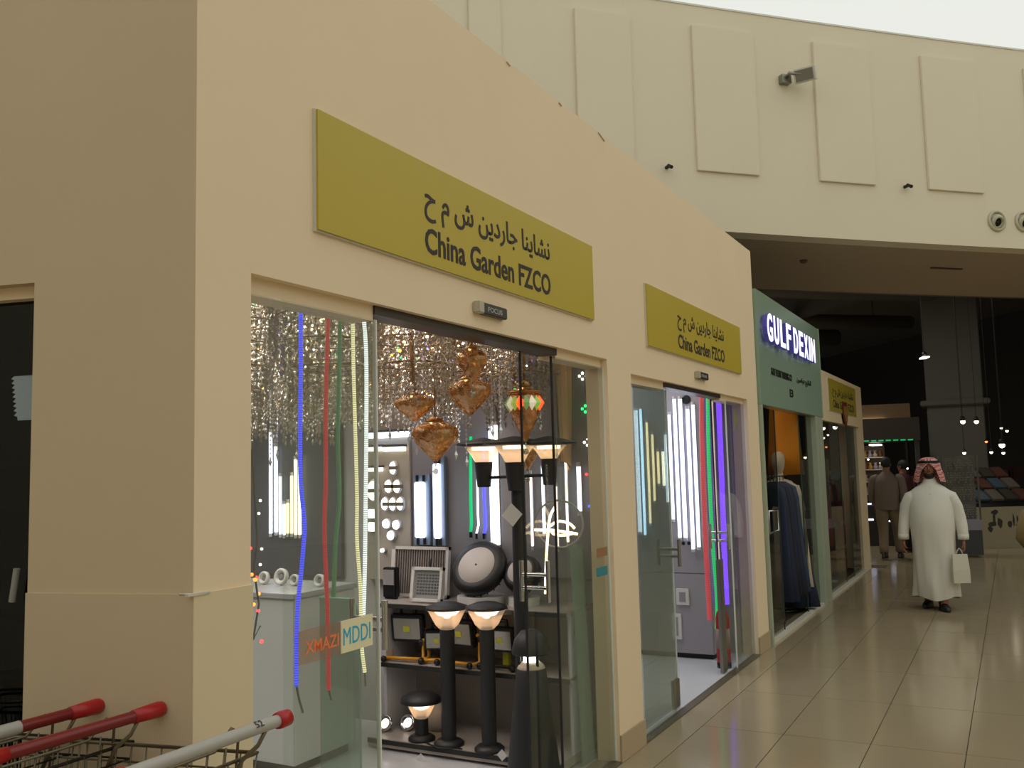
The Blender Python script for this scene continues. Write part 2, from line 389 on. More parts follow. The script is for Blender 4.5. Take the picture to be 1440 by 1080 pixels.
# the rotunda's other sides, behind and beside the camera
mb = MB()
q = [arc(13, 0), arc(13, -19), arc(-15, -19), arc(-15, 0)]
for a, b in ((0, 1), (1, 2), (2, 3)):
    p, r_ = q[a], q[b]; d = (r_ - p).normalized(); n = Vector((-d.y, d.x, 0)) * .2
    mb.hexa([p, r_, r_ + n, p + n], [v + Vector((0, 0, WZ1)) for v in (p, r_, r_ + n, p + n)])
struct(mb.build('wall_rotunda_rear', CREAM2))
# skylight edge roof: the open well is smaller than the hall
# beams and ducts in the dark ceiling
BM = mat('ceiling_duct_grey', (92, 88, 82), .6)
for i, (o_, z, r) in enumerate(((5, 5.5, .18), (8, 5.4, .22), (11.5, 5.3, .18), (15, 5.4, .25))):
    d = thing('ceiling_duct', ['nearest round duct under the dark hall ceiling', 'second round duct under the dark hall ceiling', 'third round duct under the dark hall ceiling', 'farthest round duct under the dark hall ceiling'][i], 'duct', arc(0, o_, z))
    MB().tube([arc(t, o_, z) for t in range(-9, 10, 2)], r, 12).build('pipe', BM, d)
    for t in range(-8, 10, 4): MB().tube([arc(t, o_, z), arc(t, o_, 5.9)], .012, 5).build('hanger', BM, d)
for i, tt in enumerate((-6, -2, 2, 6)):
    a = arc(tt, 3); b = arc(tt, 23); d = (b - a).normalized(); n = Vector((-d.y, d.x, 0)) * .12
    o = MB().hexa([v + Vector((0, 0, 5.35)) for v in (a - n, b - n, b + n, a + n)], [v + Vector((0, 0, 5.9)) for v in (a - n, b - n, b + n, a + n)]).build('trim_%d' % (15 + i), BM); struct(o)

# ------------------------------------------------------------------ signs
ARAB = ''.join(chr(c) for c in reversed([0xFEE7, 0xFEB8, 0xFE8E, 0xFEF3, 0xFEE8, 0xFE8E, 32, 0xFE9F, 0xFE8E, 0xFEAD, 0xFEA9, 0xFEF3, 0xFEE6, 32, 0xFEB5, 32, 0xFEE1, 32, 0xFEA1]))
def shop_sign(x0, x1, z0, z1, y, ux0, ux1, label, yel):
    t = thing('shop_sign', label, 'sign', ((x0 + x1) / 2, y, z0), 'yellow shop name signs')
    MB().box(x0, x1, y - .012, y, z0, z1).build('backing', WTRIM, t)
    MB().box(x0 + .006, x1 - .003, y - .02, y - .012, z0 + .006, z1 - .003).build('face', yel, t)
    H_ = z1 - z0
    for q in split_words(text_mesh('China Garden FZCO', ux1 - ux0, H_ * .25, facefn(ux0, z0 + H_ * .125, y - .02), .002, .019), (ux1 - ux0) * .022): q.build('lettering', INK, t)
    for q in split_words(text_mesh(ARAB, (ux1 - ux0), H_ * .36, facefn(ux0, z0 + H_ * .43, y - .02), .002, .014), (ux1 - ux0) * .03): q.build('arabic_lettering', INK, t)
    return t
shop_sign(.517, 2.91, 2.495, 2.93, 0, on(1, 592, 345, 0).x, on(1, 769, 400, 0).x, 'large yellow sign with dark bilingual lettering above the nearest shop', YEL)
shop_sign(3.79, 6.16, 2.445, 2.865, 0, on(1, 950, 480, 0).x, on(1, 1015, 495, 0).x, 'second yellow sign of the same wording above the shop with open door', YEL)
a = on(1, 1163, 540, -.0); b = on(1, 1200, 540, 0)
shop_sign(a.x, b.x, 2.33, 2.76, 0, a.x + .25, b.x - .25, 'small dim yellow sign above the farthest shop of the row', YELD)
c = on(1, 1186, 585, 0)
em = thing('shield_emblem', 'dark red shield emblem hanging below the dim yellow sign', 'emblem', (c.x, -.02, 2.2))
mk = lambda k, w0: MB().prism([(-.2 * k, .17 * k), (.2 * k, .17 * k), (.2 * k, -.02 * k), (.11 * k, -.13 * k), (0, -.19 * k), (-.11 * k, -.13 * k), (-.2 * k, -.02 * k)], lambda u, v, w_: (c.x + u, -.022 - w0 - w_, 2.33 + v), .008)
mk(1, 0).build('shield', mat('dark_red_enamel', (110, 34, 26), .4), em); mk(.62, .009).build('inner_shield', mat('gold_enamel', (150, 110, 50), .4), em)
# GULF DEXIN channel letters, one part each
LETF = mat('lit_letter_face', (225, 225, 255), emit=1.25, ecol=(228, 226, 255)); LETS = mat('blue_letter_side', (70, 66, 150), .4, emit=.3)
gx0, gx1 = on(1, 1080, 470, -.10).x, on(1, 1148, 500, -.10).x; nL = 'GULF DEXIN'
gs = thing('channel_lettering', 'glowing white letters reading GULF DEXIN on green fascia', 'sign letters', ((gx0 + gx1) / 2, -.05, 2.82))
x = gx0; adv = {'I': .13, ' ': .07}
tot = sum(adv.get(ch, .27) for ch in nL); k_ = (gx1 - gx0) / tot
for ch in nL:
    wdt = adv.get(ch, .27) * k_
    if ch != ' ':
        hb = text_mesh(ch, wdt * (.74 if ch != 'I' else .5), .275, facefn(x, 2.825, -.05), .045, .02)
        hb.build('letter_side', LETS, gs)
        text_mesh(ch, wdt * (.74 if ch != 'I' else .5), .275, facefn(x, 2.825, -.096), .006, .02).build('letter', LETF, gs)
        MB().cyl((x + .06, -.03, 2.9), (x + .06, -.052, 2.9), .01).build('standoff', CHROME, gs)
    x += wdt
p = on(1, 1085, 545, -.03)
st = thing('small_lettering', 'small black English and Arabic lettering under the glowing letters', 'sign letters', (8.6, -.031, 2.5))
a = on(1, 1085, 540, -.03); b = on(1, 1114, 547, -.03); c = on(1, 1121, 552, -.03); d = on(1, 1141, 556, -.03)
text_mesh('GULF DEXIN TRADING CO', b.x - a.x, .075, facefn(a.x, 2.53, -.03), .004, .03).build('english_lettering', BLACK, st)
GA = ''.join(chr(c_) for c_ in reversed([0xFE8D, 0xFEDF, 0xFEA8, 0xFEE0, 0xFEF4, 0xFE9E, 32, 0xFEA9, 0xFEF3, 0xFEDC, 0xFEB4, 0xFEF4, 0xFEE6]))
text_mesh(GA, d.x - c.x, .09, facefn(c.x, 2.525, -.03), .004, .02).build('arabic_lettering', BLACK, st)
p = on(1, 1111, 564, -.03)
text_mesh('E3', .17, .085, facefn(p.x, 2.36, -.03), .004, .03).build('unit_number', BLACK, st)
# painted reflection of a label: pale upright plate at the left of the fascia
tag(MB().box(7.22, 7.30, -.034, -.03, 2.93, 3.06).build('sticker', WTRIM), 'painted pale rectangular reflection left of the glowing letters', 'sticker')
# door sensor plates
def sensor(x, z, s, label):
    t = thing('door_sensor', label, 'door sensor', (x, 0, z), 'automatic door sensors')
    MB().box(x - .135 * s, x - .085 * s, -.035, 0, z, z + .052).build('end_cap', mat('beige_plastic', (188, 180, 160), .5), t, bevel=.004)
    MB().box(x - .085 * s, x + .135 * s, -.03, 0, z, z + .052).build('housing', mat('dark_sensor_cover', (58, 56, 58), .35), t, bevel=.004)
    text_mesh('FOCUS', .13 * s, .022, facefn(x - .045 * s, z + .014, -.03), .001, .0).build('lettering', mat('pale_print', (190, 190, 185), .5), t)
sensor(1.715, 2.36, 1, 'dark sensor box over the doorway of the nearest shop')
p = on(1, 984, 529, 0); sensor(p.x, 2.315, 1, 'dark sensor box over the open door of the second shop')
# small scars on the upper facade
for i, (px, py) in enumerate(((714, 87), (787, 144), (845, 190))): 
    p = on(1, px, py, 0)
    tag(MB().obox((p.x, -.004, p.z - .012), (.035 if i < 2 else .10, .003, .004), Matrix.Rotation(.25, 3, 'Y')).build('chip', mat('chip_dark', (160, 140, 110), .8)), ['chipped paint scar at the wall top, nearest of three', 'middle chipped paint scar at the wall top', 'long chipped paint scar at the wall top beyond the two short ones'][i], 'chip')

# ------------------------------------------------------------------ shop front glass
wn = {}
def pane(name, label, x0, x1, y, z0, z1, m, grp, edge=(1, 1), cat='glass pane'):
    global wn
    wn[cat] = wn.get(cat, 0) + 1
    t = thing(('door_%d' if cat == 'door' else 'window_%d') % wn[cat], label, cat, ((x0 + x1) / 2, y, z0)); del t['category']; struct(t)
    MB().box(x0, x1, y - .001, y + .001, z0, z1).build('glass_sheet', m, t)
    for k, xx in ((0, x0), (1, x1)):
        if edge[k]: MB().box(xx - .003, xx + .003, y - .006, y + .006, z0, z1).build('glass_edge', (GEDGE if x0 < 6 else GEDGE2) if edge[k] == 1 else DGREY, t)
    return t
def pull(t, x, y, z0, z1, m=CHROME):
    mb = MB()
    for yy in (y - .075, y + .075): mb.cyl((x, yy, z0), (x, yy, z1), .012, n=10)
    for z in (z0 + .07, z1 - .07): mb.cyl((x, y - .075, z), (x, y + .075, z), .011, n=8)
    mb.build('pull_handle', m, t)
def patch(t, x0, x1, y, z0, z1): MB().box(x0, x1, y - .014, y + .014, z0, z1).build('patch_fitting', STEEL, t, bevel=.003)
GP = 'fixed shop front panes'; GD = 'glass door leaves'
pane('glass_pane', 'fixed pane left of the nearest doorway with LED ropes behind', .226, .905, .03, .01, 2.24, GLASSG, GP, (0, 1))
t = pane('glass_door', 'left door leaf of the nearest shop with chrome pull', .47, .985, .095, .012, 2.26, GLASS, GD, (0, 1), 'door')
pull(t, .93, .095, on(1, 545, 915, 0).z, on(1, 545, 845, 0).z)
patch(t, .80, .985, .095, .012, .06)
t = pane('glass_door', 'right door leaf of the nearest shop, dark edged with chrome pull', 2.2, 2.68, .095, .012, 2.26, GLASS, GD, (2, 0), 'door')
pull(t, 2.30, .095, on(1, 770, 850, 0).z, on(1, 770, 790, 0).z); patch(t, 2.2, 2.4, .095, .012, .06)
pane('glass_pane', 'fixed pane right of the nearest doorway with fairy lights behind', 2.425, 3.116, .03, .01, 2.25, GLASSG, GP, (2, 1))
pane('glass_pane', 'frosted fixed pane left of the open second shop door', 3.51, 4.2, .03, .01, 2.19, GLASSG, GP, (0, 0))
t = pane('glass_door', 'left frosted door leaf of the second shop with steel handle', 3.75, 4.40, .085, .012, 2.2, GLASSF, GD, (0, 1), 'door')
pull(t, 4.33, .085, on(1, 948, 800, 0).z, on(1, 948, 760, 0).z, STEEL); patch(t, 4.30, 4.41, .085, .012, .2)
t = pane('glass_door', 'right door leaf of the second shop with chained handle', 5.52, 6.1, .085, .012, 2.2, GLASS, GD, (2, 0), 'door')
pull(t, 5.60, .085, on(1, 1020, 775, 0).z, on(1, 1020, 738, 0).z); patch(t, 5.50, 5.62, .085, .012, .9)
ch = MB(); z = on(1, 1020, 775, 0).z + .02
for i in range(14): ch.tube([(5.60 + .008 * cos(q) * (i % 2), .02 + .008 * cos(q) * (1 - i % 2), z - i * .022 + .015 * sin(q)) for q in [2 * pi * k / 8 for k in range(8)]], .0025, 4, True)
tag(ch.build('door_chain', STEEL), 'steel chain hanging from the handle of the second shop door', 'chain')
pane('glass_pane', 'fixed pane at the right end of the second shop front', 5.75, 6.365, .03, .01, 2.2, GLASSG, GP, (1, 1))
mb = MB().prism([(0, .09), (.035, .02), (.02, -.07), (-.02, -.08), (-.035, .0)], lambda u, v, d: (6.05 + u, .026 - d, 2.05 + v), .002)
tag(mb.build('sticker', mat('yellow_green_sticker', (130, 140, 50), .5)), 'small yellow green leaf shaped sticker on the far pane', 'sticker')
t = pane('glass_door', 'dark glass door of the green shop with square handle', 6.84, 7.55, .03, .03, 2.2, GLASSD, GD, (1, 1), 'door')
hb = MB(); hx0, hx1 = on(1, 1077, 740, 0).x, on(1, 1090, 740, 0).x
hb.tube([(hx0, -.03, 1.02), (hx1, -.03, 1.02), (hx1, -.03, 1.22), (hx0, -.03, 1.22)], .012, 6, True); hb.build('pull_handle', CHROME, t)
pane('glass_pane', 'dark glass pane at the right of the green shop', 8.75, 9.475, .03, .03, 2.2, GLASSD, GP, (1, 0))
t = pane('glass_door', 'dark glass door of the farthest shop', 10.04, 11.5, .04, .03, 2.18, GLASSD, GD, (0, 1), 'door')
pane('glass_pane', 'dark glass pane at the right of the farthest shop', 12.2, 13.19, .04, .03, 2.18, GLASSD, GP, (1, 0))
# banner sticker on the nearest pane
a = on(1, 421, 905, .02); b = on(1, 524, 880, .02); zt = on(1, 420, 890, .02).z; zb = on(1, 420, 928, .02).z
bt = thing('banner_sticker', 'cream banner sticker with orange and blue letters on the nearest pane', 'sticker', ((a.x + b.x) / 2, .02, zb))
mx = on(1, 480, 890, .02).x; zt = 1.155; zb = 1.045
PALE = glassmat('translucent_banner_film', (246, 238, 232), .03, haze=.16, hazecol='d8b8a4')
MB().box(a.x, mx, .022, .024, zb, zt).build('clear_half', PALE, bt)
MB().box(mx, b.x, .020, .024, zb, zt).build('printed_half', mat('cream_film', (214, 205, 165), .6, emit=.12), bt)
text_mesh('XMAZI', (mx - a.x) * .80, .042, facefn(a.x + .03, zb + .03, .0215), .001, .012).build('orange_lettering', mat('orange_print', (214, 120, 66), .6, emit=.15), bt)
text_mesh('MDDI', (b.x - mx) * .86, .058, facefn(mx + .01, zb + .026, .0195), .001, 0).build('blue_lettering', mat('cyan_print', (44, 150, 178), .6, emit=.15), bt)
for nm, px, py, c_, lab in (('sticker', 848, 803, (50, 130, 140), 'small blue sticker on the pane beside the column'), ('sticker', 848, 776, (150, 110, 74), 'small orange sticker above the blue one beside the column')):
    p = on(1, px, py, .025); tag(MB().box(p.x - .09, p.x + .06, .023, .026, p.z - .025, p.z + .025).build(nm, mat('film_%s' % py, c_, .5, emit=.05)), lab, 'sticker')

# ------------------------------------------------------------------ LED ropes behind the glass
def dots(name, base, lit, e, unlit=(120, 130, 118), scale=120):
    """LED rope: clear sleeve with lit chips at a regular pitch along its height"""
    m = bpy.data.materials.new(name); m.use_nodes = True; nt = m.node_tree; b = nt.nodes['Principled BSDF']; L = nt.links.new
    b.inputs['Base Color'].default_value = lin(base); b.inputs['Roughness'].default_value = .3
    tc = nt.nodes.new('ShaderNodeTexCoord'); sp = nt.nodes.new('ShaderNodeSeparateXYZ'); L(tc.outputs['Object'], sp.inputs[0])
    a1 = nt.nodes.new('ShaderNodeMath'); a1.operation = 'MULTIPLY'; a1.inputs[1].default_value = scale; L(sp.outputs[2], a1.inputs[0])
    a2 = nt.nodes.new('ShaderNodeMath'); a2.operation = 'FRACT'; L(a1.outputs[0], a2.inputs[0])
    a3 = nt.nodes.new('ShaderNodeMath'); a3.operation = 'GREATER_THAN'; a3.inputs[1].default_value = .5; L(a2.outputs[0], a3.inputs[0])
    a4 = nt.nodes.new('ShaderNodeMath'); a4.operation = 'MULTIPLY_ADD'; a4.inputs[1].default_value = e * .8; a4.inputs[2].default_value = e * .3; L(a3.outputs[0], a4.inputs[0])
    b.inputs['Emission Color'].default_value = lin(lit); L(a4.outputs[0], b.inputs['Emission Strength'])
    return m
DB = dots('blue_led_rope', (60, 60, 190), (70, 80, 255), 1.7); DR = dots('red_led_rope', (190, 60, 60), (255, 60, 70), .45)
DG = dots('green_led_rope', (60, 150, 90), (40, 205, 110), .9); DW = dots('white_led_rope', (220, 220, 210), (245, 248, 255), 1.6)
DY = dots('warm_led_rope', (210, 200, 130), (255, 240, 190), 1.3); DP = dots('violet_led_rope', (110, 70, 220), (125, 70, 255), 2.6)
DPK = dots('pale_pink_led_rope', (220, 180, 180), (255, 205, 205), 1.2); DK = dots('faint_green_led_rope', (110, 128, 116), (60, 170, 100), .3)
def rope(label, pts, y, m, r=.009, grp='LED ropes hanging behind the nearest pane', tail=None):
    t = thing('led_rope', label, 'LED rope', tuple(on(1, pts[-1][0], pts[-1][1], y)), grp)
    P = [on(1, px, py, y) for px, py in pts]
    Q = []                                    # smooth the path
    for i in range(len(P) - 1):
        for k in range(6):
            u = k / 6; p0, p1, p2, p3 = P[max(i - 1, 0)], P[i], P[i + 1], P[min(i + 2, len(P) - 1)]
            Q.append(.5 * ((2 * p1) + (p2 - p0) * u + (2 * p0 - 5 * p1 + 4 * p2 - p3) * u * u + (3 * p1 - p0 - 3 * p2 + p3) * u ** 3))
    Q.append(P[-1])
    MB().tube(Q, r, 8).build('lit_tube', m, t)
    if tail:
        MB().tube([P[-1]] + [on(1, px, py, y) for px, py in tail], r * .6, 6).build('unlit_tail', mat('clear_sleeve', (110, 115, 104), .3), t)
    return t
rope('blue LED rope, leftmost behind the nearest pane', [(423, 422), (423, 520), (422, 600), (423, 680), (428, 740), (424, 800), (419, 850), (417, 900), (417, 965)], .16, DB, .0075, tail=[(421, 985), (426, 1002)])
rope('red LED rope second from the left, brightest in its lower part', [(462, 434), (460, 500), (458, 580), (458, 680), (456, 740), (459, 820), (461, 880), (462, 970)], .16, DR, .008, tail=[(466, 984)])
rope('faint green LED rope in the middle of the five', [(478, 435), (477, 520), (475, 620), (477, 700), (472, 760), (469, 840)], .16, DK, .008)
rope('pale yellow LED rope fourth from the left', [(496, 440), (497, 510), (500, 620), (502, 700), (502, 760), (507, 830), (508, 900), (513, 945)], .16, DY, .007, tail=[(514, 965)])
rope('white LED rope, rightmost of the five behind the nearest pane', [(511, 443), (515, 500), (515, 620), (514, 720), (513, 800), (511, 870)], .19, DW, .008)
G2 = 'LED ropes in the second doorway'
rope('broad red LED rope in the second doorway', [(986, 549), (988, 650), (992, 760), (998, 872)], .2, dots('pinkish_red_led_rope', (190, 84, 88), (225, 84, 92), .5), .020, G2)
rope('green LED rope with curled end in the second doorway', [(995, 551), (997, 650), (1002, 760), (1008, 840), (1008, 885)], .2, DG, .016, G2)
rope('thin pink LED rope in the second doorway', [(1000, 552), (1004, 650), (1009, 760), (1013, 828)], .2, DPK, .012, G2)
rope('bright violet LED rope, farthest in the second doorway', [(1010, 554), (1014, 650), (1018, 760), (1022, 850)], .2, DP, .024, G2)
for px, lab in ((1036, 'dim violet LED rope seen through the far pane'),): rope(lab, [(px - 6, 566), (px - 2, 660), (px + 3, 720)], .2, dots('dim_violet_rope', (70, 66, 120), (80, 76, 180), .35), .02, G2)

# fairy lights: net beside the left jamb and coloured clusters by the right jamb
def fairy(label, pts, y, bulbs, r=.0035, br=.006, wire=(90, 90, 84)):
    t = thing('fairy_lights', label, 'fairy lights', tuple(on(1, pts[-1][0], pts[-1][1], y)))
    MB().tube([on(1, a_, b_, y) for a_, b_ in pts], r, 5).build('wire', mat('wire_%d' % wire[0], wire, .5), t)
    for cl, ps in bulbs.items():
        m = mat('fairy_bulb_%s' % cl, {'red': (255, 60, 60), 'orange': (255, 130, 50), 'white': (255, 250, 235), 'green': (30, 230, 110), 'blue': (70, 80, 255), 'lime': (140, 240, 60)}[cl], emit=4)
        for a_, b_, k in ps: MB().ball(on(1, a_, b_, y), br * k, 8, 6).build('bulb', m, t)
    return t
fairy('net of tiny red and orange lights beside the left jamb', [(355, 620), (358, 700), (362, 760), (357, 800), (364, 850), (356, 900), (366, 880)], .2,
      {'orange': [(354, 808, 1), (359, 815, 1.2), (357, 850, 1), (364, 835, 1)], 'red': [(352, 771, 1), (363, 859, 1), (360, 812, 1), (368, 902, 1)], 'white': [(366, 704, .8), (368, 772, .8), (364, 722, .8), (366, 794, .8)]})
def four(cx, cy, k=4.2): return [(cx - k, cy, 1), (cx + k, cy, 1), (cx, cy - k, 1), (cx, cy + k, 1)]
def three(cx, cy): return [(cx - 4, cy - 3, .9), (cx, cy, .9), (cx + 4, cy + 4, .9)]
fairy('string of white, green, red and blue light clusters by the right jamb', [(819, 520), (824, 560), (828, 600), (826, 640), (832, 690), (829, 715), (834, 740)], .2,
      {'white': four(819, 529) + three(829, 549) + four(826, 622) + three(833, 690), 'green': four(823, 575) + three(834, 732), 'red': three(831, 598) + four(829, 667), 'blue': three(834, 646) + four(833, 712)}, .002, .009)
fairy('two large red and green bulbs at the top of the right pane', [(765, 495), (772, 518), (796, 520)], .45, {'red': [(774, 518, 3.4)], 'lime': [(795, 519, 3.4)]}, .004, .008)

# ------------------------------------------------------------------ shop 1: display partition
XP = 3.28
def onx(px, py, x): return on(0, px, py, x)
tag(MB().box(3.25, 3.28, onx(480, 700, 3.25).y, onx(352, 700, 3.25).y + .5, .95, 2.3).build('display_board', DBOARD, bevel=.004), 'dark display board carrying the leftmost group of LED tubes', 'board')
tag(MB().box(3.22, 3.28, onx(577, 700, 3.22).y, onx(512, 700, 3.22).y, .95, 2.35).build('display_board', mat('bulb_board_beige', (165, 158, 146), .5), bevel=.004), 'pale display board with rows of lit round lamps', 'board')
tag(MB().box(3.24, 3.28, onx(700, 700, 3.24).y, onx(579, 700, 3.24).y, 1.05, 2.5).build('display_board', GREYB, bevel=.004), 'grey display board behind the two box shaped light fittings', 'board')
tag(MB().box(3.245, 3.28, .16, onx(703, 700, 3.24).y, 1.0, 2.5).build('display_board', GREYB, bevel=.004), 'grey display board behind the thin tubes near the doorway', 'board')
def tube_lamp(px, y0, y1, xp, m, label, grp, r=.011, pxb=None, cap=True):
    a_ = on(0, px, y0, xp); b_ = on(0, pxb or px, y1, xp); b_.y = a_.y = (a_.y + b_.y) / 2
    t = thing('led_tube', label, 'LED tube', tuple(b_), grp)
    MB().cyl(b_, a_, r, n=10).build('lit_tube', m, t)
    MB().cyl(a_, a_ + Vector((0, 0, .025)), r * 1.1, n=10).build('end_cap', SHELL, t); MB().cyl(b_, b_ - Vector((0, 0, .025)), r * 1.1, n=10).build('end_cap', SHELL, t)
    mb = MB(); mb.box(a_.x + r * .8, a_.x + r * .8 + .014, a_.y - r * .7, a_.y + r * .7, b_.z, a_.z); mb.build('batten', SHELL, t)
    return t
TG = 'LED tubes on the dark board'
ordn = ['leftmost', 'second', 'third', 'fourth', 'fifth', 'sixth', 'seventh', 'eighth', 'ninth', 'tenth', 'eleventh', 'rightmost']
for i, (px, y0, y1, m, r) in enumerate(((380.5, 608, 750, TW, .012), (388, 628, 748, TW, .012), (394, 670, 751, TW, .010), (399.5, 709, 752, TW, .010), (404.5, 707, 750, TWW, .010), (410, 669, 750, TWW, .010), (415.5, 646, 752, TWW, .011), (421.5, 640, 752, TNW, .011))):
    tube_lamp(px, y0, y1, 3.23, m, '%s upright tube on the dark board, %s' % (ordn[i] if i < 7 else 'rightmost', 'cool white' if m is TW else 'warm white'), TG, r)
# box fittings
def box_light(px0, px1, y0, y1, xp, label):
    a_ = onx(px0, y0, xp); b_ = onx(px1, y1, xp)
    t = thing('box_light', label, 'light fitting', (xp, (a_.y + b_.y) / 2, b_.z), 'box shaped light fittings')
    MB().box(xp, xp + .03, b_.y - .025, a_.y + .025, b_.z - .05, a_.z + .05).build('tray', mat('tray_blue_grey', (120, 132, 150), .4), t, bevel=.003)
    MB().box(xp - .03, xp, b_.y, a_.y, b_.z, a_.z).build('diffuser', TW, t, bevel=.008)
    MB().box(xp - .012, xp, b_.y + .005, b_.y + .02, b_.z - .045, b_.z).box(xp - .012, xp, a_.y - .02, a_.y - .005, b_.z - .045, b_.z).box(xp - .012, xp, a_.y - .02, a_.y - .005, a_.z, a_.z + .045).box(xp - .012, xp, b_.y + .005, b_.y + .02, a_.z, a_.z + .045).build('lamp_holder', BLACK, t)
box_light(585, 600, 678, 756, 3.2, 'lit box fitting nearest the round lamp board'); box_light(611, 622, 652, 757, 3.2, 'taller lit box fitting under the amber pendant')
TG = 'thin tubes on the grey board'
def neon(px0, pts, xp, m, label, r=.010): 
    t = thing('neon_strip', label, 'neon strip', tuple(onx(*pts[-1], xp)), 'flexible neon strips on the grey board')
    MB().tube([onx(a_, b_, xp) for a_, b_ in pts], r, 8).build('lit_tube', m, t); P = onx(*pts[-1], xp)
    MB().cyl(P, P - Vector((0, .0, .035)), r * 1.1).build('end_plug', BLACK, t)
neon(0, [(662, 614), (662, 700), (663, 735), (662, 748)], 3.2, mat('green_neon', (0, 170, 100), emit=1.0, ecol=(0, 190, 110)), 'green flexible neon strip on grey board')
neon(0, [(671, 655), (672, 720), (673, 738), (670, 750)], 3.2, mat('white_neon', (230, 230, 235), emit=2.5), 'white flexible neon strip curving beside the green one', .007)
neon(0, [(679, 616), (681, 700), (683, 740), (681, 750)], 3.2, mat('blue_neon', (70, 70, 220), emit=1.6, ecol=(80, 80, 235)), 'blue flexible neon strip on grey board', .011)
for i, (px, y0, y1, m, r, lab) in enumerate(((692, 600, 766, TW, .016, 'thick cool white tube beside the blue neon strip'), (699, 598, 766, TNW, .011, 'white tube right against the thick one'),
        (747.5, 667, 768, mat('pinkish_led', (255, 225, 222), emit=2.2), .008, 'pinkish tube just right of the triple lamp post'), (764, 648, 750, TW, .009, 'cool tube behind the ring shaped neon sign'),
        (783, 684, 770, mat('pinkish_led', 0), .008, 'short pinkish tube behind the neon sign'), (797, 648, 762, TNW, .007, 'thin tube right of the neon sign'), (814.5, 656, 719, TW, .013, 'short thick cool tube nearest the pane edge'))):
    tube_lamp(px, y0, y1, 3.2, m, lab, TG, r)
# lit lamps on the beige board
LP_ = mat('lamp_face_warm', (250, 240, 215), emit=2.0, ecol=(250, 240, 218)); LPW = mat('lamp_face_white', (255, 250, 245), emit=3.0)
def disc_lamp(px, py, rx, ry, label, m=LP_, kind='disc', xp=3.19):
    c_ = onx(px, py, xp); s = scl(c_); r = rx * s
    t = thing('round_lamp' if kind == 'disc' else 'panel_lamp', label, 'lamp', tuple(c_ - Vector((0, 0, ry * s))), 'sample lamps on the pale board')
    M = Matrix(((0, 0, -1), (0, 1, 0), (1, 0, 0)))
    if kind == 'disc':
        M = M @ Matrix(((ry / rx, 0, 0), (0, 1, 0), (0, 0, 1)))
        MB().lathe([(r * 1.12, -.03), (r * 1.15, -.006), (r * 1.0, 0)], c_, M, 20).build('housing', SHELL, t); MB().lathe([(r * .98, 0), (r * .9, .012), (r * .4, .02)], c_, M, 20).build('diffuser', m, t)
    else:
        MB().box(c_.x, c_.x + .03, c_.y - rx * s * 1.1, c_.y + rx * s * 1.1, c_.z - ry * s * 1.1, c_.z + ry * s * 1.1).build('housing', SHELL, t)
        MB().box(c_.x - .008, c_.x, c_.y - rx * s, c_.y + rx * s, c_.z - ry * s, c_.z + ry * s).build('diffuser', m, t, bevel=.002)
for q in ((524, 690, 9, 14, 'large round lamp with dark band on the pale board', LP_, 'disc'), (524, 722.5, 7, 6, 'upper of two square lit panels on the pale board', LPW, 'sq'), (524, 741, 7, 6, 'lower of two square lit panels on the pale board', LPW, 'sq'),
          (552.5, 658, 5, 9, 'small round lamp highest on the pale board', LP_, 'disc'), (546, 684, 5.5, 9, 'round lamp, left of the pair in the middle row', LP_, 'disc'), (558, 684, 5.5, 9, 'round lamp, right of the pair in the middle row', LP_, 'disc'),
          (541, 708.5, 5, 9, 'left lamp of the row of three banded lamps', LP_, 'disc'), (552, 709, 5, 9, 'middle lamp of the row of three banded lamps', LP_, 'disc'), (562.5, 708.5, 5, 9, 'right lamp of the row of three banded lamps', LP_, 'disc'),
          (543, 736.5, 5.5, 6.5, 'upper left bright white disc of the triangle of three', LPW, 'disc'), (557, 738, 5.5, 6.5, 'upper right bright white disc of the triangle of three', LPW, 'disc'), (549.5, 753, 5.5, 6.5, 'lowest bright white disc of the triangle of three', LPW, 'disc'),
          (538, 774, 3, 3, 'tiny white bulb below the pale board', LPW, 'disc')): disc_lamp(*q)
for (px0, px1, py, lab) in ((517, 572, 609, 'wide flat lit strip near the top of the pale board'), (516, 534, 629, 'short curved lit strip left on the pale board'), (537, 566, 629, 'longer curved lit strip right on the pale board'), (516, 534, 658, 'lower short lit strip on the pale board')):
    a_ = onx(px0, py, 3.17); b_ = onx(px1, py + 5, 3.17)
    t = thing('wall_strip_light', lab, 'lamp', tuple(b_), 'sample lamps on the pale board')
    MB().box(3.17, 3.22, b_.y, a_.y, a_.z, a_.z + .016).build('housing', DBOARD, t); MB().box(3.175, 3.215, b_.y + .004, a_.y - .004, b_.z, a_.z).build('diffuser', TW if py == 609 else LP_, t)
for (px, py, rx) in ((524, 690, 11), (552.5, 658, 7), (546, 684, 8), (558, 684, 10), (552, 709, 18)):
    c_ = onx(px, py, 3.16); s = scl(c_); tag(MB().box(3.16, 3.168, c_.y - rx * s, c_.y + rx * s, c_.z - .012, c_.z + .012).build('mounting_bar', mat('mounting_grey', (110, 104, 98), .5)), 'grey bar across %s' % {690: 'the large round lamp', 658: 'the highest small lamp', 684: 'the middle row lamp at its %s' % ('left' if px < 550 else 'right'), 709: 'the row of three lamps'}[py], 'bar')

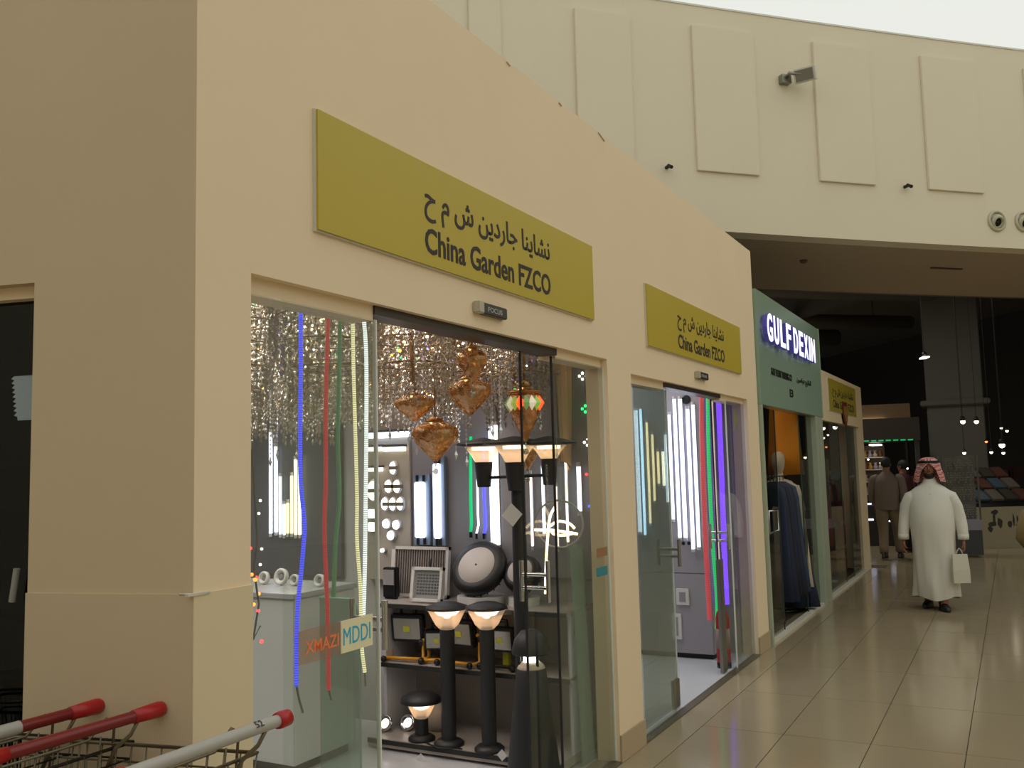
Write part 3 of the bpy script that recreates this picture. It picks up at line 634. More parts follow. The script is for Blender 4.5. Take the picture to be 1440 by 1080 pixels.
# ------------------------------------------------------------------ shop 1: shelving
SX = 2.88
yl = onx(532, 850, SX).y; yr = .2; zA = onx(600, 851, SX).z; zB = onx(640, 941, SX).z; zC = .07
sh = thing('display_shelving', 'white shelf unit with glass shelves carrying lamps by the doorway', 'shelving', (SX + .2, (yl + yr) / 2, 0))
MB().box(SX, 3.27, yr, yl, zA - .03, zA).build('shelf', mat('shelf_white', (168, 158, 150), .35), sh, bevel=.002)
MB().box(SX + .02, 3.27, yr, yl, zB - .02, zB).build('shelf', mat('shelf_white', 0), sh, bevel=.002)
MB().box(SX - .12, 3.27, yr, yl, zC - .05, zC).build('shelf', mat('shelf_white', 0), sh, bevel=.002)
for z in (zA, zB, zC): MB().box(SX - (.125 if z == zC else .004 if z == zA else -.015), SX - (.12 if z == zC else 0 if z == zA else -.02) , yr, yl, z - .03, z - .004).build('edge_trim', mat('dark_green_edge', (38, 40, 36), .4), sh)
MB().box(3.255, 3.27, yr, yl, .07, zA - .03).build('back_panel', mat('back_panel_white', (150, 142, 138), .6), sh)
MB().box(SX + .05, 3.26, yr, yr + .02, .07, zA - .03).build('side_panel', SHELL, sh); MB().box(SX + .05, 3.26, yl - .02, yl, .07, zA - .03).build('side_panel', SHELL, sh)
# cashier counter
cX = 2.15
ya = onx(500, 900, cX + .55).y; zc = onx(420, 836, cX).z
ct = thing('counter', 'plain grey white counter behind the nearest pane', 'counter', (cX + .3, ya + .7, 0))
MB().box(cX, cX + .55, ya, ya + 1.3, .06, zc - .03).build('body', mat('counter_laminate', (205, 205, 202), .45), ct, bevel=.006)
MB().box(cX - .01, cX + .56, ya - .01, ya + 1.31, zc - .03, zc).build('worktop', mat('counter_top', (170, 170, 172), .3), ct, bevel=.004)
MB().box(cX + .04, cX + .52, ya + .04, ya + 1.26, 0, .06).build('plinth', DGREY, ct)
for i, (px, k, lab) in enumerate(((370, 1, 'leftmost'), (394, 1.3, 'large'), (413, .9, 'small'), (448, 1.0, 'rightmost'))):
    c_ = on(0, px, 822 if i != 1 else 818, cX + .3); s = scl(c_); r = 9 * s * k
    c_.z = zc + r * 1.05
    t = thing('recessed_downlight', '%s ring shaped downlight standing on the grey counter' % lab, 'lamp', (c_.x, c_.y, zc), 'downlights on the counter')
    M = Matrix.Rotation(-radians(78), 3, 'Y') 
    MB().lathe([(r, -.02), (r, 0), (r * .75, .008), (r * .6, -.01), (r * .45, -.012)], c_, M, 20).build('bezel', WHITE, t)
    MB().lathe([(r * .45, -.011), (r * .2, -.005)], c_, M, 16).build('lens', mat('grey_lens', (130, 130, 134), .2), t)
# high bay lamps on white drums
def highbay(px, py, rpx, xp, label, tilt=0):
    c_ = onx(px, py, xp); s = scl(c_); r = rpx * s; zb = zA
    c_.z = max(c_.z, zb + r * .95 + .035)
    t = thing('high_bay_lamp', label, 'lamp', (c_.x, c_.y, zb), 'round high bay lamps')
    M = Matrix.Rotation(radians(1), 3, 'Z') @ Matrix.Rotation(-radians(56), 3, 'Y') @ Matrix.Rotation(0, 3, 'Z')
    MB().lathe([(r * .55, -.085), (r * .9, -.06), (r * 1.0, -.03), (r * .98, .0), (r * .9, .018), (r * .68, .022)], c_, M, 32).build('housing', BLACK, t)
    fn = MB()
    for k in range(24):
        a_ = 2 * pi * k / 24; d = Vector((cos(a_), sin(a_), 0)); fn.tube([c_ + M @ (d * r * .6 + Vector((0, 0, -.085))), c_ + M @ (d * r * .97 + Vector((0, 0, -.05)))], .005, 4)
    fn.build('cooling_fins', BLACK, t)
    MB().lathe([(r * .67, .018), (r * .66, .026), (.01, .027)], c_, M, 32).build('diffuser', mat('pale_diffuser', (205, 196, 192), .5), t)
    MB().cyl(c_ + M @ Vector((0, 0, .026)), c_ + M @ Vector((0, 0, .032)), .006).build('centre_screw', DGREY, t)
    MB().cyl(Vector((c_.x + .03, c_.y, zb)), Vector((c_.x + .03, c_.y, zb + .05)), r * .8, n=28).build('stand_drum', WHITE, t, bevel=.004)
highbay(672, 797, 42, 3.02, 'large black high bay lamp leaning on a white drum'); highbay(733, 805, 28, 3.05, 'smaller black high bay lamp behind the triple lamp post')
# framed flood light with LED grid, and panel behind
c_ = onx(600, 815, 2.96); s = scl(c_)
t = thing('flood_light', 'white framed flood light with rows of LEDs on the shelf', 'lamp', (2.96, c_.y, zA))
tilt = Matrix.Rotation(radians(10), 3, 'Y'); w_, h_ = 52 * s, 48 * s; cc = Vector((2.98, c_.y, zA + h_ / 2 + .004))
def tb(mb, u0, u1, v0, v1, d0, d1, C0, M):
    ps = [C0 + M @ Vector((-d, u, v)) for d in (d0, d1) for u, v in ((u0, v0), (u1, v0), (u1, v1), (u0, v1))]
    return mb.hexa(ps[:4], ps[4:])
mb = MB()
for u0, u1, v0, v1 in ((-w_/2, w_/2, h_/2 - .02, h_/2), (-w_/2, w_/2, -h_/2, -h_/2 + .02), (-w_/2, -w_/2 + .02, -h_/2, h_/2), (w_/2 - .02, w_/2, -h_/2, h_/2)): tb(mb, u0, u1, v0, v1, 0, .03, cc, tilt)
mb.build('frame', WHITE, t); tb(MB(), -w_/2 + .015, w_/2 - .015, -h_/2 + .015, h_/2 - .015, 0, .012, cc, tilt).build('back_plate', mat('led_plate', (150, 152, 150), .35), t)
mb = MB()
for i in range(7):
    for j in range(8): tb(mb, -w_/2 + .03 + j * (w_ - .06) / 8, -w_/2 + .03 + (j + .62) * (w_ - .06) / 8, -h_/2 + .045 + i * (h_ - .08) / 7, -h_/2 + .045 + (i + .5) * (h_ - .08) / 7, .012, .016, cc, tilt)
mb.build('led_grid', mat('led_chip_grey', (96, 98, 98), .3), t)['kind'] = 'stuff'
MB().tube([cc + Vector((.02, 0, h_/2)), cc + Vector((.03, 0, h_/2 + .05))], .005).build('cable', BLACK, t)
c_ = onx(590, 800, 3.15); s = scl(c_); w_, h_ = 96 * s, 70 * s; cc = Vector((3.17, c_.y, zA + h_ / 2 + .002)); tl = Matrix.Rotation(radians(6), 3, 'Y')
t = thing('ceiling_panel_light', 'large white louvred light panel leaning behind the flood light', 'lamp', (3.17, c_.y, zA))
mb = MB()
for u0, u1, v0, v1 in ((-w_/2, w_/2, h_/2 - .02, h_/2), (-w_/2, w_/2, -h_/2, -h_/2 + .02), (-w_/2, -w_/2 + .02, -h_/2, h_/2), (w_/2 - .03, w_/2, -h_/2, h_/2)): tb(mb, u0, u1, v0, v1, 0, .03, cc, tl)
mb.build('frame', WHITE, t); tb(MB(), -w_/2 + .02, w_/2 - .02, -h_/2 + .02, h_/2 - .02, 0, .008, cc, tl).build('back_plate', mat('louvre_back', (120, 114, 112), .5), t)
for j in range(22):
    u = -w_/2 + .03 + j * (w_ - .06) / 21
    tb(MB(), u - .0025, u + .0025, -h_/2 + .02, h_/2 - .02, .008, .022, cc, tl).build('louvre_blade', mat('blade_pale', (160, 152, 148), .4), t)
c_ = onx(547, 815, 3.02); s = scl(c_)
t = thing('wall_flood_light', 'black boxed flood light with pale face at the shelf end', 'lamp', (3.02, c_.y, zA))
MB().box(3.02, 3.07, c_.y - 11 * s, c_.y + 11 * s, zA + .01, zA + 44 * s).build('housing', BLACK, t, bevel=.006); MB().box(3.012, 3.02, c_.y - 9 * s, c_.y + 9 * s, zA + 20 * s, zA + 41 * s).build('lens', mat('pale_lens', (150, 148, 146), .3), t)
MB().box(3.03, 3.06, c_.y - 9 * s, c_.y + 9 * s, zA, zA + .012).build('foot', BLACK, t)
# yellow work lights on the middle shelf
WY = mat('yellow_tube_steel', (214, 150, 30), .4)
def worklight(px, label, grp='yellow work lights on the middle shelf', big=1.0, rz=0, yellow=True):
    c_ = onx(px, 935, 3.02)
    t = thing('work_light', label, 'work light', (c_.x, c_.y, zB), grp, rz); k = big
    m = WY if yellow else BLACK
    def b_(nm, mb, mt, **kw): return mb.build(nm, mt, t, local=True, **kw)
    for z in (.03,):
        b_('stand_tube', MB().tube([(-.11 * k, -.13 * k, .02), (.0, -.13 * k, .02), (0, -.13 * k, .1), (0, -.13 * k, .19 * k), (0, .13 * k, .19 * k), (0, .13 * k, .02), (-.11 * k, .13 * k, .02)], .012, 8), m)
        b_('cross_bar', MB().tube([(-.08 * k, -.13 * k, .022), (-.08 * k, .13 * k, .022)], .011, 8), m)
    for yy in (-.13, .13): b_('rubber_foot', MB().ball((-.11 * k, yy * k, .02), .02, 10, 6), BLACK)
    for yy in (-.13, .13): b_('knob', MB().cyl((0, yy * k, .17 * k), (0, yy * 1.25 * k, .17 * k), .022, n=10), BLACK)
    M = Matrix.Rotation(radians(-8), 3, 'Y'); cc = Vector((-.02, 0, .2 * k))
    mb = MB(); tb(mb, -.11 * k, .11 * k, -.085 * k, .085 * k, -.03, .02, cc, M); b_('housing', mb, BLACK, bevel=.006)
    mb = MB(); tb(mb, -.09 * k, .09 * k, -.065 * k, .065 * k, .02, .026, cc, M); b_('reflector', mb, mat('reflector_silver', (170, 168, 160), .25, .5))
    mb = MB(); tb(mb, -.022 * k, .022 * k, -.018 * k, .018 * k, .026, .03, cc, M); b_('led_chip', mb, mat('led_chip_yellow', (205, 205, 60), .4))
    b_('carry_grip', MB().tube([cc + Vector((.0, -.05 * k, .08 * k)), cc + Vector((0, -.045 * k, .13 * k)), cc + Vector((0, .045 * k, .13 * k)), cc + Vector((0, .05 * k, .08 * k))], .012, 8), BLACK)
    return t
worklight(577, 'yellow framed work light at the left end of the middle shelf', rz=.15)
worklight(652, 'yellow framed work light seen between the two cone bollards', rz=-.1, big=.95)
worklight(708, 'black work light with yellow strip beside the triple lamp post', big=.85, yellow=False)
c_ = onx(685, 920, 3.1); worklight(616, 'low yellow framed work light behind the nearer cone bollard', big=.7, rz=.4)
p = onx(712, 894, 3.05); tag(MB().box(3.0, 3.1, p.y - .1, p.y + .1, zB + .16, zB + .2).box(3.03, 3.07, p.y - .02, p.y + .02, zB, zB + .17).build('light_bar', mat('lime_yellow_plastic', (190, 190, 50), .4), bevel=.005), 'lime yellow light bar beside the triple lamp post', 'lamp')

# ------------------------------------------------------------------ bollard lamps
HEAD = mat('lit_cone_glass', (235, 205, 175), .2, emit=.22, ecol=(255, 214, 170), alpha=.62); GLOW = mat('glowing_ring', (255, 245, 225), emit=6, ecol=(255, 236, 205))
def cone_lamp(c0, h, rp, rc, label, grp='cone headed bollard lamps', cap_r=None, cap_h=.02, flange=True):
    """c0 base centre, h underside height of the cap"""
    t = thing('bollard_lamp', label, 'bollard lamp', tuple(c0), grp); c0 = Vector(c0); hc = rc * 1.0
    cap_r = cap_r or rc * 1.12
    def b_(nm, mb, mt, **kw): return mb.build(nm, mt, t, **kw)
    if flange: b_('base_flange', MB().lathe([(rp * 2.0, 0), (rp * 2.0, .015), (rp * 1.6, .03), (rp * 1.1, .035)], c0, n=20), DGREY)
    b_('post', MB().cyl(c0 + Vector((0, 0, .03 if flange else 0)), c0 + Vector((0, 0, h - hc)), rp, n=20), DGREY)
    b_('cone', MB().lathe([(rp * .95, h - hc), (rc * .62, h - hc * .75), (rc, h)], c0, n=28), HEAD)
    b_('inner_reflector', MB().lathe([(rp * .8, h - hc + .004), (rp * .5, h - .02)], c0, n=16), CHROME)
    b_('light_ring', MB().lathe([(rc * .5, h - .03), (rc * .72, h - .002)], c0, n=24), GLOW)
    b_('cap', MB().lathe([(rc * .95, h), (cap_r, h + .004), (cap_r * .96, h + cap_h), (cap_r * .5, h + cap_h * 2), (.01, h + cap_h * 2.4)], c0, n=32), DGREY)
    return t
BX = 2.82
def base_on(px, x, z): c_ = onx(px, 900, x); return Vector((x, c_.y, z))
b1 = base_on(629, BX, zC); s = scl((BX, b1.y, .9))
cone_lamp(b1, onx(629, 857, BX).z - zC, 10.5 * s, 27 * s, 'left of the two tall cone headed bollard lamps on the bottom shelf')
b2 = base_on(685, BX, zC); s = scl((BX, b2.y, .9)); cone_lamp(b2, onx(685, 857, BX).z - zC, 10.5 * s, 27 * s, 'right of the two tall cone headed bollard lamps on the bottom shelf')
b3 = base_on(591, BX + .02, zC); s = scl(b3); cone_lamp(b3, onx(591, 989, BX).z - zC, 9.5 * s, 21 * s, 'short cone headed bollard lamp on the bottom shelf', cap_r=29 * s, cap_h=.03)
# triple headed post lamp
px = 734; xq = 2.62; c0 = base_on(px, xq, 0); s = scl(c0)
t = thing('triple_post_lamp', 'tall charcoal post lamp with three lit cone heads under dark discs', 'post lamp', (xq, c0.y, 0))
zt = onx(728, 660, xq).z
MB().lathe([(.09, 0), (.09, .02), (.06, .03)], c0, n=20).build('base_flange', DGREY, t)
MB().cyl(c0, c0 + Vector((0, 0, zt - .05)), 10.5 * s, n=20).build('post', DGREY, t)
for (hx, yb, ys, yc, kk) in ((680, 685, 650, 628, 1.0), (724, 690, 650, 626, 1.1), (772, 682, 645, 626, .95)):
    xh = xq - (.04 if hx == 724 else 0); c_ = onx(hx, ys, xh); zb_ = onx(hx, yb, xh).z; zc_ = onx(hx, yc, xh).z; s = scl(c_); cb = Vector((xh, c_.y, 0))
    MB().cyl(cb + Vector((0, 0, zb_)), cb + Vector((0, 0, c_.z)), 9.5 * s * kk, 13 * s * kk, n=20).build('lamp_body', DGREY, t)
    MB().lathe([(12 * s * kk, c_.z), (18 * s * kk, (c_.z + zc_) / 2), (27 * s * kk, zc_)], cb, n=28).build('cone', HEAD, t)
    MB().lathe([(16 * s, zc_ - .02), (17 * s, zc_ - .003)], cb, n=24).build('light_ring', GLOW, t)
    MB().lathe([(28 * s * kk, zc_), (42 * s * kk, zc_ + .008), (38 * s * kk, zc_ + .02), (.01, zc_ + .05)], cb, n=32).build('cap', DGREY, t)
a_ = onx(680, 672, xq); b_ = onx(772, 668, xq); MB().tube([a_, b_], .009, 8).build('cross_arm', DGREY, t)
p = onx(720, 724, xq - .06); tg = MB(); tg.obox(p, (.003, .09, .09), Matrix.Rotation(radians(42), 3, 'X')); tag(tg.build('price_tag', WHITE), 'white square paper tag hanging on the triple lamp post', 'tag')
# big bollard in front
xb = 2.45; px = 746; c0 = base_on(px, xb, 0); s = scl((xb, c0.y, .6))
t = thing('large_bollard_lamp', 'large dark domed bollard lamp with a lit square window', 'bollard lamp', (xb, c0.y, 0))
zr = onx(px, 938, xb).z; zw = onx(px, 917, xb).z; ztop = onx(px, 884, xb).z; r1 = 20 * s
MB().lathe([(r1 * 2.0, 0), (r1 * 1.9, .1), (r1 * 1.45, zr * .6), (r1 * 1.05, zr - .01), (r1 * .95, zr)], c0, n=28).build('tapered_post', DGREY, t)
MB().lathe([(r1 * 1.0, zr - .004), (r1 * .9, zr + .012), (r1 * .6, zr + .03)], c0, n=28).build('lower_rim', mat('lit_rim', (225, 205, 180), .4), t)
MB().lathe([(r1 * .55, zr + .02), (r1 * .55, zw)], c0, n=24).build('lit_window', mat('bollard_window', (255, 250, 240), emit=5), t)
MB().lathe([(r1 * 1.35, zw - .006), (r1 * 1.38, zw + .004), (r1 * 1.15, zw + (ztop - zw) * .55), (r1 * .7, zw + (ztop - zw) * .9), (.01, ztop)], c0, n=28).build('dome_cap', DGREY, t)
for a_ in (0, 2.1, 4.2): MB().cyl(c0 + Vector((cos(a_) * r1 * .8, sin(a_) * r1 * .8, zr)), c0 + Vector((cos(a_) * r1 * .8, sin(a_) * r1 * .8, zw)), .008).build('rib', DGREY, t)
# clutter on the bottom shelf and in front of it
p = onx(566, 1005, 2.95)
t = thing('plastic_bag', 'crumpled clear plastic bag behind the short bollard lamp', 'bag', (3.0, onx(610, 1000, 3.0).y, zC)); bb = MB(); rr = random.Random(3); c_ = Vector((3.05, onx(612, 1000, 3.05).y, zC + .11))
bb.loft([[c_ + Vector((.06 * cos(a_) * k_ * (1 + .25 * rr.random()), .12 * sin(a_) * k_ * (1 + .2 * rr.random()), z_)) for a_ in [2 * pi * i / 14 for i in range(14)]] for z_, k_ in ((-.105, .7), (-.06, 1), (0, 1.05), (.05, .7), (.08, .3), (.11, .35))]); bb.build('film', mat('cloudy_film', (190, 182, 176), .3, alpha=.7), t)
for px_, x_, lab in ((572, 2.97, 'round chrome downlight lying left of the short bollard lamp'), (540, 2.9, 'round chrome downlight nearest the glass edge on the bottom shelf')):
    c_ = onx(px_, 1012, x_); c_.z = zC + .05
    t = thing('recessed_downlight', lab, 'lamp', (c_.x, c_.y, zC), 'downlights on the bottom shelf'); M = Matrix.Rotation(-radians(60), 3, 'Y')
    MB().lathe([(.05, -.02), (.055, 0), (.042, .006), (.03, -.012)], c_, M, 18).build('bezel', CHROME, t); MB().lathe([(.03, -.011), (.01, -.003)], c_, M, 14).build('lens', LP_, t)
cb = MB(); cb.tube([(BX - .03, b3.y - .05, zC + .006), (BX - .1, b3.y - .2, zC + .006), (BX - .06, b3.y - .33, zC + .006), (BX, b1.y + .1, zC + .006)], .004); tag(cb.build('cable', DGREY), 'thin dark cable lying on the bottom shelf between the bollards', 'cable')
# box under the bottom shelf edge with diamond tags
for i, (px_, py_, sz, cl, lab) in enumerate(((592, 1068, .05, WHITE, 'white diamond tag hanging under the short bollard lamp'), (706, 1062, .045, WHITE, 'white diamond tag beside the large bollard foot'))):
    p = onx(px_, py_, BX - .145); tag(MB().obox(p, (.003, sz, sz), Matrix.Rotation(radians(45), 3, 'X')).build('price_tag', cl), lab, 'tag')

# ------------------------------------------------------------------ neon ring sign
xn = 2.5; c_ = onx(786, 737, xn); s = scl(c_)
t = thing('neon_sign', 'round clear neon sign with a warm white sailing boat outline', 'neon sign', (xn, c_.y, c_.z - 38 * s))
NE = mat('warm_neon', (255, 225, 170), emit=3.2, ecol=(255, 224, 170))
MB().tube([c_ + Vector((0, 37 * s * cos(a_), 33 * s * sin(a_))) for a_ in [2 * pi * i / 36 for i in range(36)]], .006, 6, True).build('ring', mat('clear_acrylic_rim', (150, 148, 144), .2), t)
for pts in ([(752, 745), (780, 746), (812, 751)], [(781, 712), (774, 725), (771, 745), (768, 790), (767, 835)], [(773, 740), (785, 733), (800, 736), (808, 743)], [(774, 745), (779, 751), (790, 753), (806, 750)]):
    Q = []
    P = [onx(a_, b2_, xn - .01) for a_, b2_ in pts]
    for i in range(len(P) - 1):
        for k in range(5):
            u = k / 5; p0, p1, p2, p3 = P[max(i - 1, 0)], P[i], P[i + 1], P[min(i + 2, len(P) - 1)]
            Q.append(.5 * ((2 * p1) + (p2 - p0) * u + (2 * p0 - 5 * p1 + 4 * p2 - p3) * u * u + (3 * p1 - p0 - 3 * p2 + p3) * u ** 3))
    MB().tube(Q + [P[-1]], .007, 7).build('neon_stroke', NE, t)
MB().tube([c_ + Vector((0, 0, 33 * s)), Vector((xn, c_.y, 2.85))], .0015, 4).build('hanging_wire', STEEL, t)
# brown cloth, leaning glass sheets and grey pole at the right of the first front
cl = MB(); y_, xa, xb_ = .42, onx(788, 560, 2.6).x, 0
ra = on(1, 787, 560, .30); rb = on(1, 822, 560, .30); z0_ = on(1, 805, 655, .30).z; z1_ = on(1, 805, 522, .30).z
rings = []
for j in range(9):
    z = z0_ + (z1_ + .1 - z0_) * j / 8; rings.append([(ra.x + (rb.x - ra.x) * i / 16, .30 + .02 * sin(i * 1.3 + j * .2), z + (.03 * sin(i * .9) if j == 0 else 0)) for i in range(17)])
mb = MB(); mb.loft(rings, caps=False, closed=False); mb.loft([[(a_, b_ + .01, c3) for a_, b_, c3 in r_] for r_ in rings], caps=False, closed=False)
tag(mb.build('hanging_cloth', mat('tan_cloth', (215, 176, 134), .9)), 'tan cloth hanging behind the coloured fairy lights', 'cloth')
for i in range(3):
    a_ = on(1, 800 + i * 16, 770 + i * 3, .2 + i * .05)
    x0_ = a_.x; t = thing('leaning_glass_sheet', ['nearest green glass sheet leaning inside the right pane', 'middle green glass sheet leaning inside the right pane', 'farthest green glass sheet leaning inside the right pane'][i], 'glass sheet', (x0_ + .3, .2 + i * .04, 0), 'leaning glass sheets')
    yy = .15 + i * .035; x1_ = min(x0_ + .75, 3.1)
    MB().hexa([(x0_, yy, .01), (x1_, yy, .01), (x1_, yy + .008, .01), (x0_, yy + .008, .01)], [(x0_, yy + .04, 1.22 - i * .03), (x1_, yy + .04, 1.22 - i * .03), (x1_, yy + .048, 1.22 - i * .03), (x0_, yy + .048, 1.22 - i * .03)]).build('sheet', glassmat('stacked_green_glass_%d' % i, (225, 238, 230), .05, haze=.32, hazecol='b4ccbe'), t)
a_ = on(1, 815, 862, .4)
t = thing('capped_pole', 'grey green pole with rounded cap and a thin rod above', 'pole', (a_.x, .4, 0))
MB().cyl((a_.x, .4, 0), (a_.x, .4, a_.z), .035, n=18).build('pole', mat('grey_green_pole', (74, 78, 70), .5), t); MB().ball((a_.x, .4, a_.z), .035, 16, 8).build('cap', mat('grey_green_pole', 0), t)
MB().cyl((a_.x, .4, a_.z), (a_.x + .02, .4, on(1, 820, 760, .4).z), .008).build('rod', STEEL, t)
# curved-corner glass sheet leaning left of the doorway
xg = 1.95; a_ = onx(484, 842, xg); 
o = MB()
poly = [(0, 0), (.26, 0), (.26, a_.z - .08), (.24, a_.z - .03), (.2, a_.z), (0, a_.z)]
yb_ = onx(497, 900, xg).y
t = thing('glass_screen', 'green edged glass counter screen with a rounded top corner', 'glass screen', (xg, yb_, 0))
gl = MB().prism([(u, v) for u, v in poly], lambda u, v, d: (xg + d, yb_ + .22 - u, v + .003), .006)
gl.build('sheet', glassmat('screen_green_glass', (225, 238, 230), .05, haze=.08, hazecol='6f8478'), t)
MB().tube([(xg, yb_ + .22 - u, v) for u, v in poly[1:]], .006, 6).build('polished_edge', mat('green_glass_edge', (120, 160, 140), .2), t)
# ------------------------------------------------------------------ crystal chandeliers
def crystalmat():
    m = bpy.data.materials.new('cut_crystal'); m.use_nodes = True; nt = m.node_tree; nt.nodes.clear(); N = nt.nodes.new; L = nt.links.new
    o = N('ShaderNodeOutputMaterial'); t = N('ShaderNodeBsdfTransparent'); t.inputs[0].default_value = (.84, .82, .78, 1)
    g = N('ShaderNodeBsdfGlossy'); g.inputs['Roughness'].default_value = .12; g.inputs[0].default_value = (.62, .58, .52, 1)
    mx = N('ShaderNodeMixShader'); mx.inputs[0].default_value = .5
    L(t.outputs[0], mx.inputs[1]); L(g.outputs[0], mx.inputs[2]); d = N('ShaderNodeBsdfDiffuse'); d.inputs[0].default_value = (.42, .38, .33, 1); m2 = N('ShaderNodeMixShader'); m2.inputs[0].default_value = .2; L(mx.outputs[0], m2.inputs[1]); L(d.outputs[0], m2.inputs[2]); L(m2.outputs[0], o.inputs[0]); return m
CRY = crystalmat()
GOLD = mat('warm_gold_metal', (150, 122, 92), .4, .6)
SPARK = {k: mat('crystal_spark_%s' % k, c, emit=e) for k, c, e in (('warm', (255, 222, 170), 6), ('white', (255, 250, 245), 7), ('amber', (255, 178, 60), 4), ('blue', (120, 130, 255), 3.5), ('violet', (150, 90, 255), 2.2), ('green', (60, 220, 120), 2), ('pink', (255, 170, 150), 4))}  # glowing beads that paint the sparkle of the crystals
def chandelier(seed, rad, tiers, h):
    rg = random.Random(seed)
    t = thing('crystal_chandelier', '', 'chandelier', (0, 0, 0), 'crystal chandeliers crowding the shop ceiling')
    b_ = lambda nm, mb, mt: mb.build(nm, mt, t, local=True)
    mb = MB()
    for k in range(tiers):
        r = rad * (1 - .55 * (k / tiers) ** 2); z = h - .06 - k * (h - .12) / tiers
        mb.tube([(r * cos(a_), r * sin(a_), z) for a_ in [2 * pi * i / 24 for i in range(24)]], .004, 5, True)
        for a_ in (0, pi / 2): mb.tube([(-r * cos(a_), -r * sin(a_), z), (r * cos(a_), r * sin(a_), z)], .0025, 4)
    mb.cyl((0, 0, .1), (0, 0, h), .01, n=8); b_('ring_frame', mb, GOLD)
    b_('ceiling_rose', MB().lathe([(.07, h - .02), (.09, h)], n=16), GOLD)
    mb = MB()
    for k in range(tiers):
        r = rad * (1 - .55 * (k / tiers) ** 2); z = h - .06 - k * (h - .12) / tiers; n = int(r * 95) + 8
        for i in range(n):
            a_ = 2 * pi * i / n; L_ = 4 + rg.randint(0, 3)
            for q in range(L_):
                s_ = .007 + .004 * rg.random(); mb.octa((r * cos(a_) + rg.uniform(-.006, .006), r * sin(a_) + rg.uniform(-.006, .006), z - .02 - q * .026), s_, s_ * 1.4)
            mb.octa((r * cos(a_), r * sin(a_), z - .03 - L_ * .026), .010, .022)
    for i in range(1000):
        a_ = rg.uniform(0, 2 * pi); r = rad * 1.0 * math.sqrt(rg.random()); z = h * rg.uniform(.3 * (r / rad) ** 2, 1); s_ = rg.uniform(.005, .011); mb.octa((r * cos(a_), r * sin(a_), z), s_, s_ * 1.3)
    o = b_('crystal_drops', mb, CRY); o['kind'] = 'stuff'
    mb = MB(); bulbs = list(SPARK)
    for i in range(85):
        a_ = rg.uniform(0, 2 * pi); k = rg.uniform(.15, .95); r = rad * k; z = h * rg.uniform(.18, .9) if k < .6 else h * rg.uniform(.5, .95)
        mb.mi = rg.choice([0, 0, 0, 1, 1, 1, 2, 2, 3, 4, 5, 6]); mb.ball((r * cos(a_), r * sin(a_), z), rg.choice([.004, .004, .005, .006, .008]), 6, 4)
    o = mb.build('spark_glints', [SPARK[k] for k in bulbs], t, local=True); o['kind'] = 'stuff'
    return t
CH_ = [chandelier(1, .27, 7, .90), chandelier(2, .25, 8, .95), chandelier(3, .28, 6, .85)]
cs = [(1.22, .52, 'first row, nearest the pane by the white LED rope'), (1.22, 1.1, 'first row, behind the blue LED rope'),
      (1.8, .48, 'second row, just inside the left edge of the doorway'), (1.8, 1.05, 'second row, behind the pale yellow LED rope'), (1.8, 1.62, 'second row, by the left jamb'),
      (2.35, .48, 'third row, beside the ribbed amber pendant'), (2.35, 1.05, 'third row, above the wide amber pendant'), (2.35, 1.6, 'third row, behind the green LED rope'), (2.35, 2.2, 'third row, seen beside the left jamb'),
      (2.92, .52, 'against the partition, above the triple lamp post'), (2.92, 1.08, 'against the partition, above the lowest amber pendant'), (2.92, 1.64, 'against the partition, above the pale lamp board'), (2.92, 2.2, 'against the partition, above the dark board'), (2.92, 2.8, 'against the partition, deepest in the left corner')]
for i, (x_, y_, lab) in enumerate(cs):
    k = i % 3; H3 = (.90, .95, .85)[k]; z_ = 2.85 - H3 - (.0 if i % 2 else .0)
    lab = 'crystal chandelier, ' + lab
    if i < 3: CH_[k].location = (x_, y_, z_); CH_[k]['label'] = lab
    else: dup(CH_[k], (x_, y_, z_), lab, rz=i * .7)
# amber glass pendants
AMB = bpy.data.materials.new('amber_glass'); AMB.use_nodes = True; nt = AMB.node_tree; nt.nodes.clear(); N = nt.nodes.new; L = nt.links.new
o_ = N('ShaderNodeOutputMaterial'); t_ = N('ShaderNodeBsdfTransparent'); t_.inputs[0].default_value = (.86, .56, .24, 1); g_ = N('ShaderNodeBsdfGlossy'); g_.inputs[0].default_value = (1, .78, .5, 1); g_.inputs['Roughness'].default_value = .12
d_ = N('ShaderNodeBsdfDiffuse'); tc = N('ShaderNodeTexCoord'); n_ = N('ShaderNodeTexNoise'); n_.inputs['Scale'].default_value = 38; L(tc.outputs['Object'], n_.inputs['Vector']); cr = N('ShaderNodeValToRGB'); L(n_.outputs[0], cr.inputs[0])
cr.color_ramp.elements[0].color = lin((120, 70, 24)); cr.color_ramp.elements[0].position = .35; cr.color_ramp.elements[1].color = lin((222, 160, 92)); cr.color_ramp.elements[1].position = .68; L(cr.outputs[0], d_.inputs[0])
bp_ = N('ShaderNodeBump'); bp_.inputs['Strength'].default_value = .7; bp_.inputs['Distance'].default_value = .01; L(n_.outputs[0], bp_.inputs['Height']); L(bp_.outputs[0], g_.inputs['Normal']); L(bp_.outputs[0], d_.inputs['Normal'])
m1_ = N('ShaderNodeMixShader'); m1_.inputs[0].default_value = .38; L(t_.outputs[0], m1_.inputs[1]); L(g_.outputs[0], m1_.inputs[2]); m2_ = N('ShaderNodeMixShader'); m2_.inputs[0].default_value = .42; L(m1_.outputs[0], m2_.inputs[1]); L(d_.outputs[0], m2_.inputs[2]); L(m2_.outputs[0], o_.inputs[0])
AMBD = mat('brass_cap', (150, 104, 50), .3, .8)
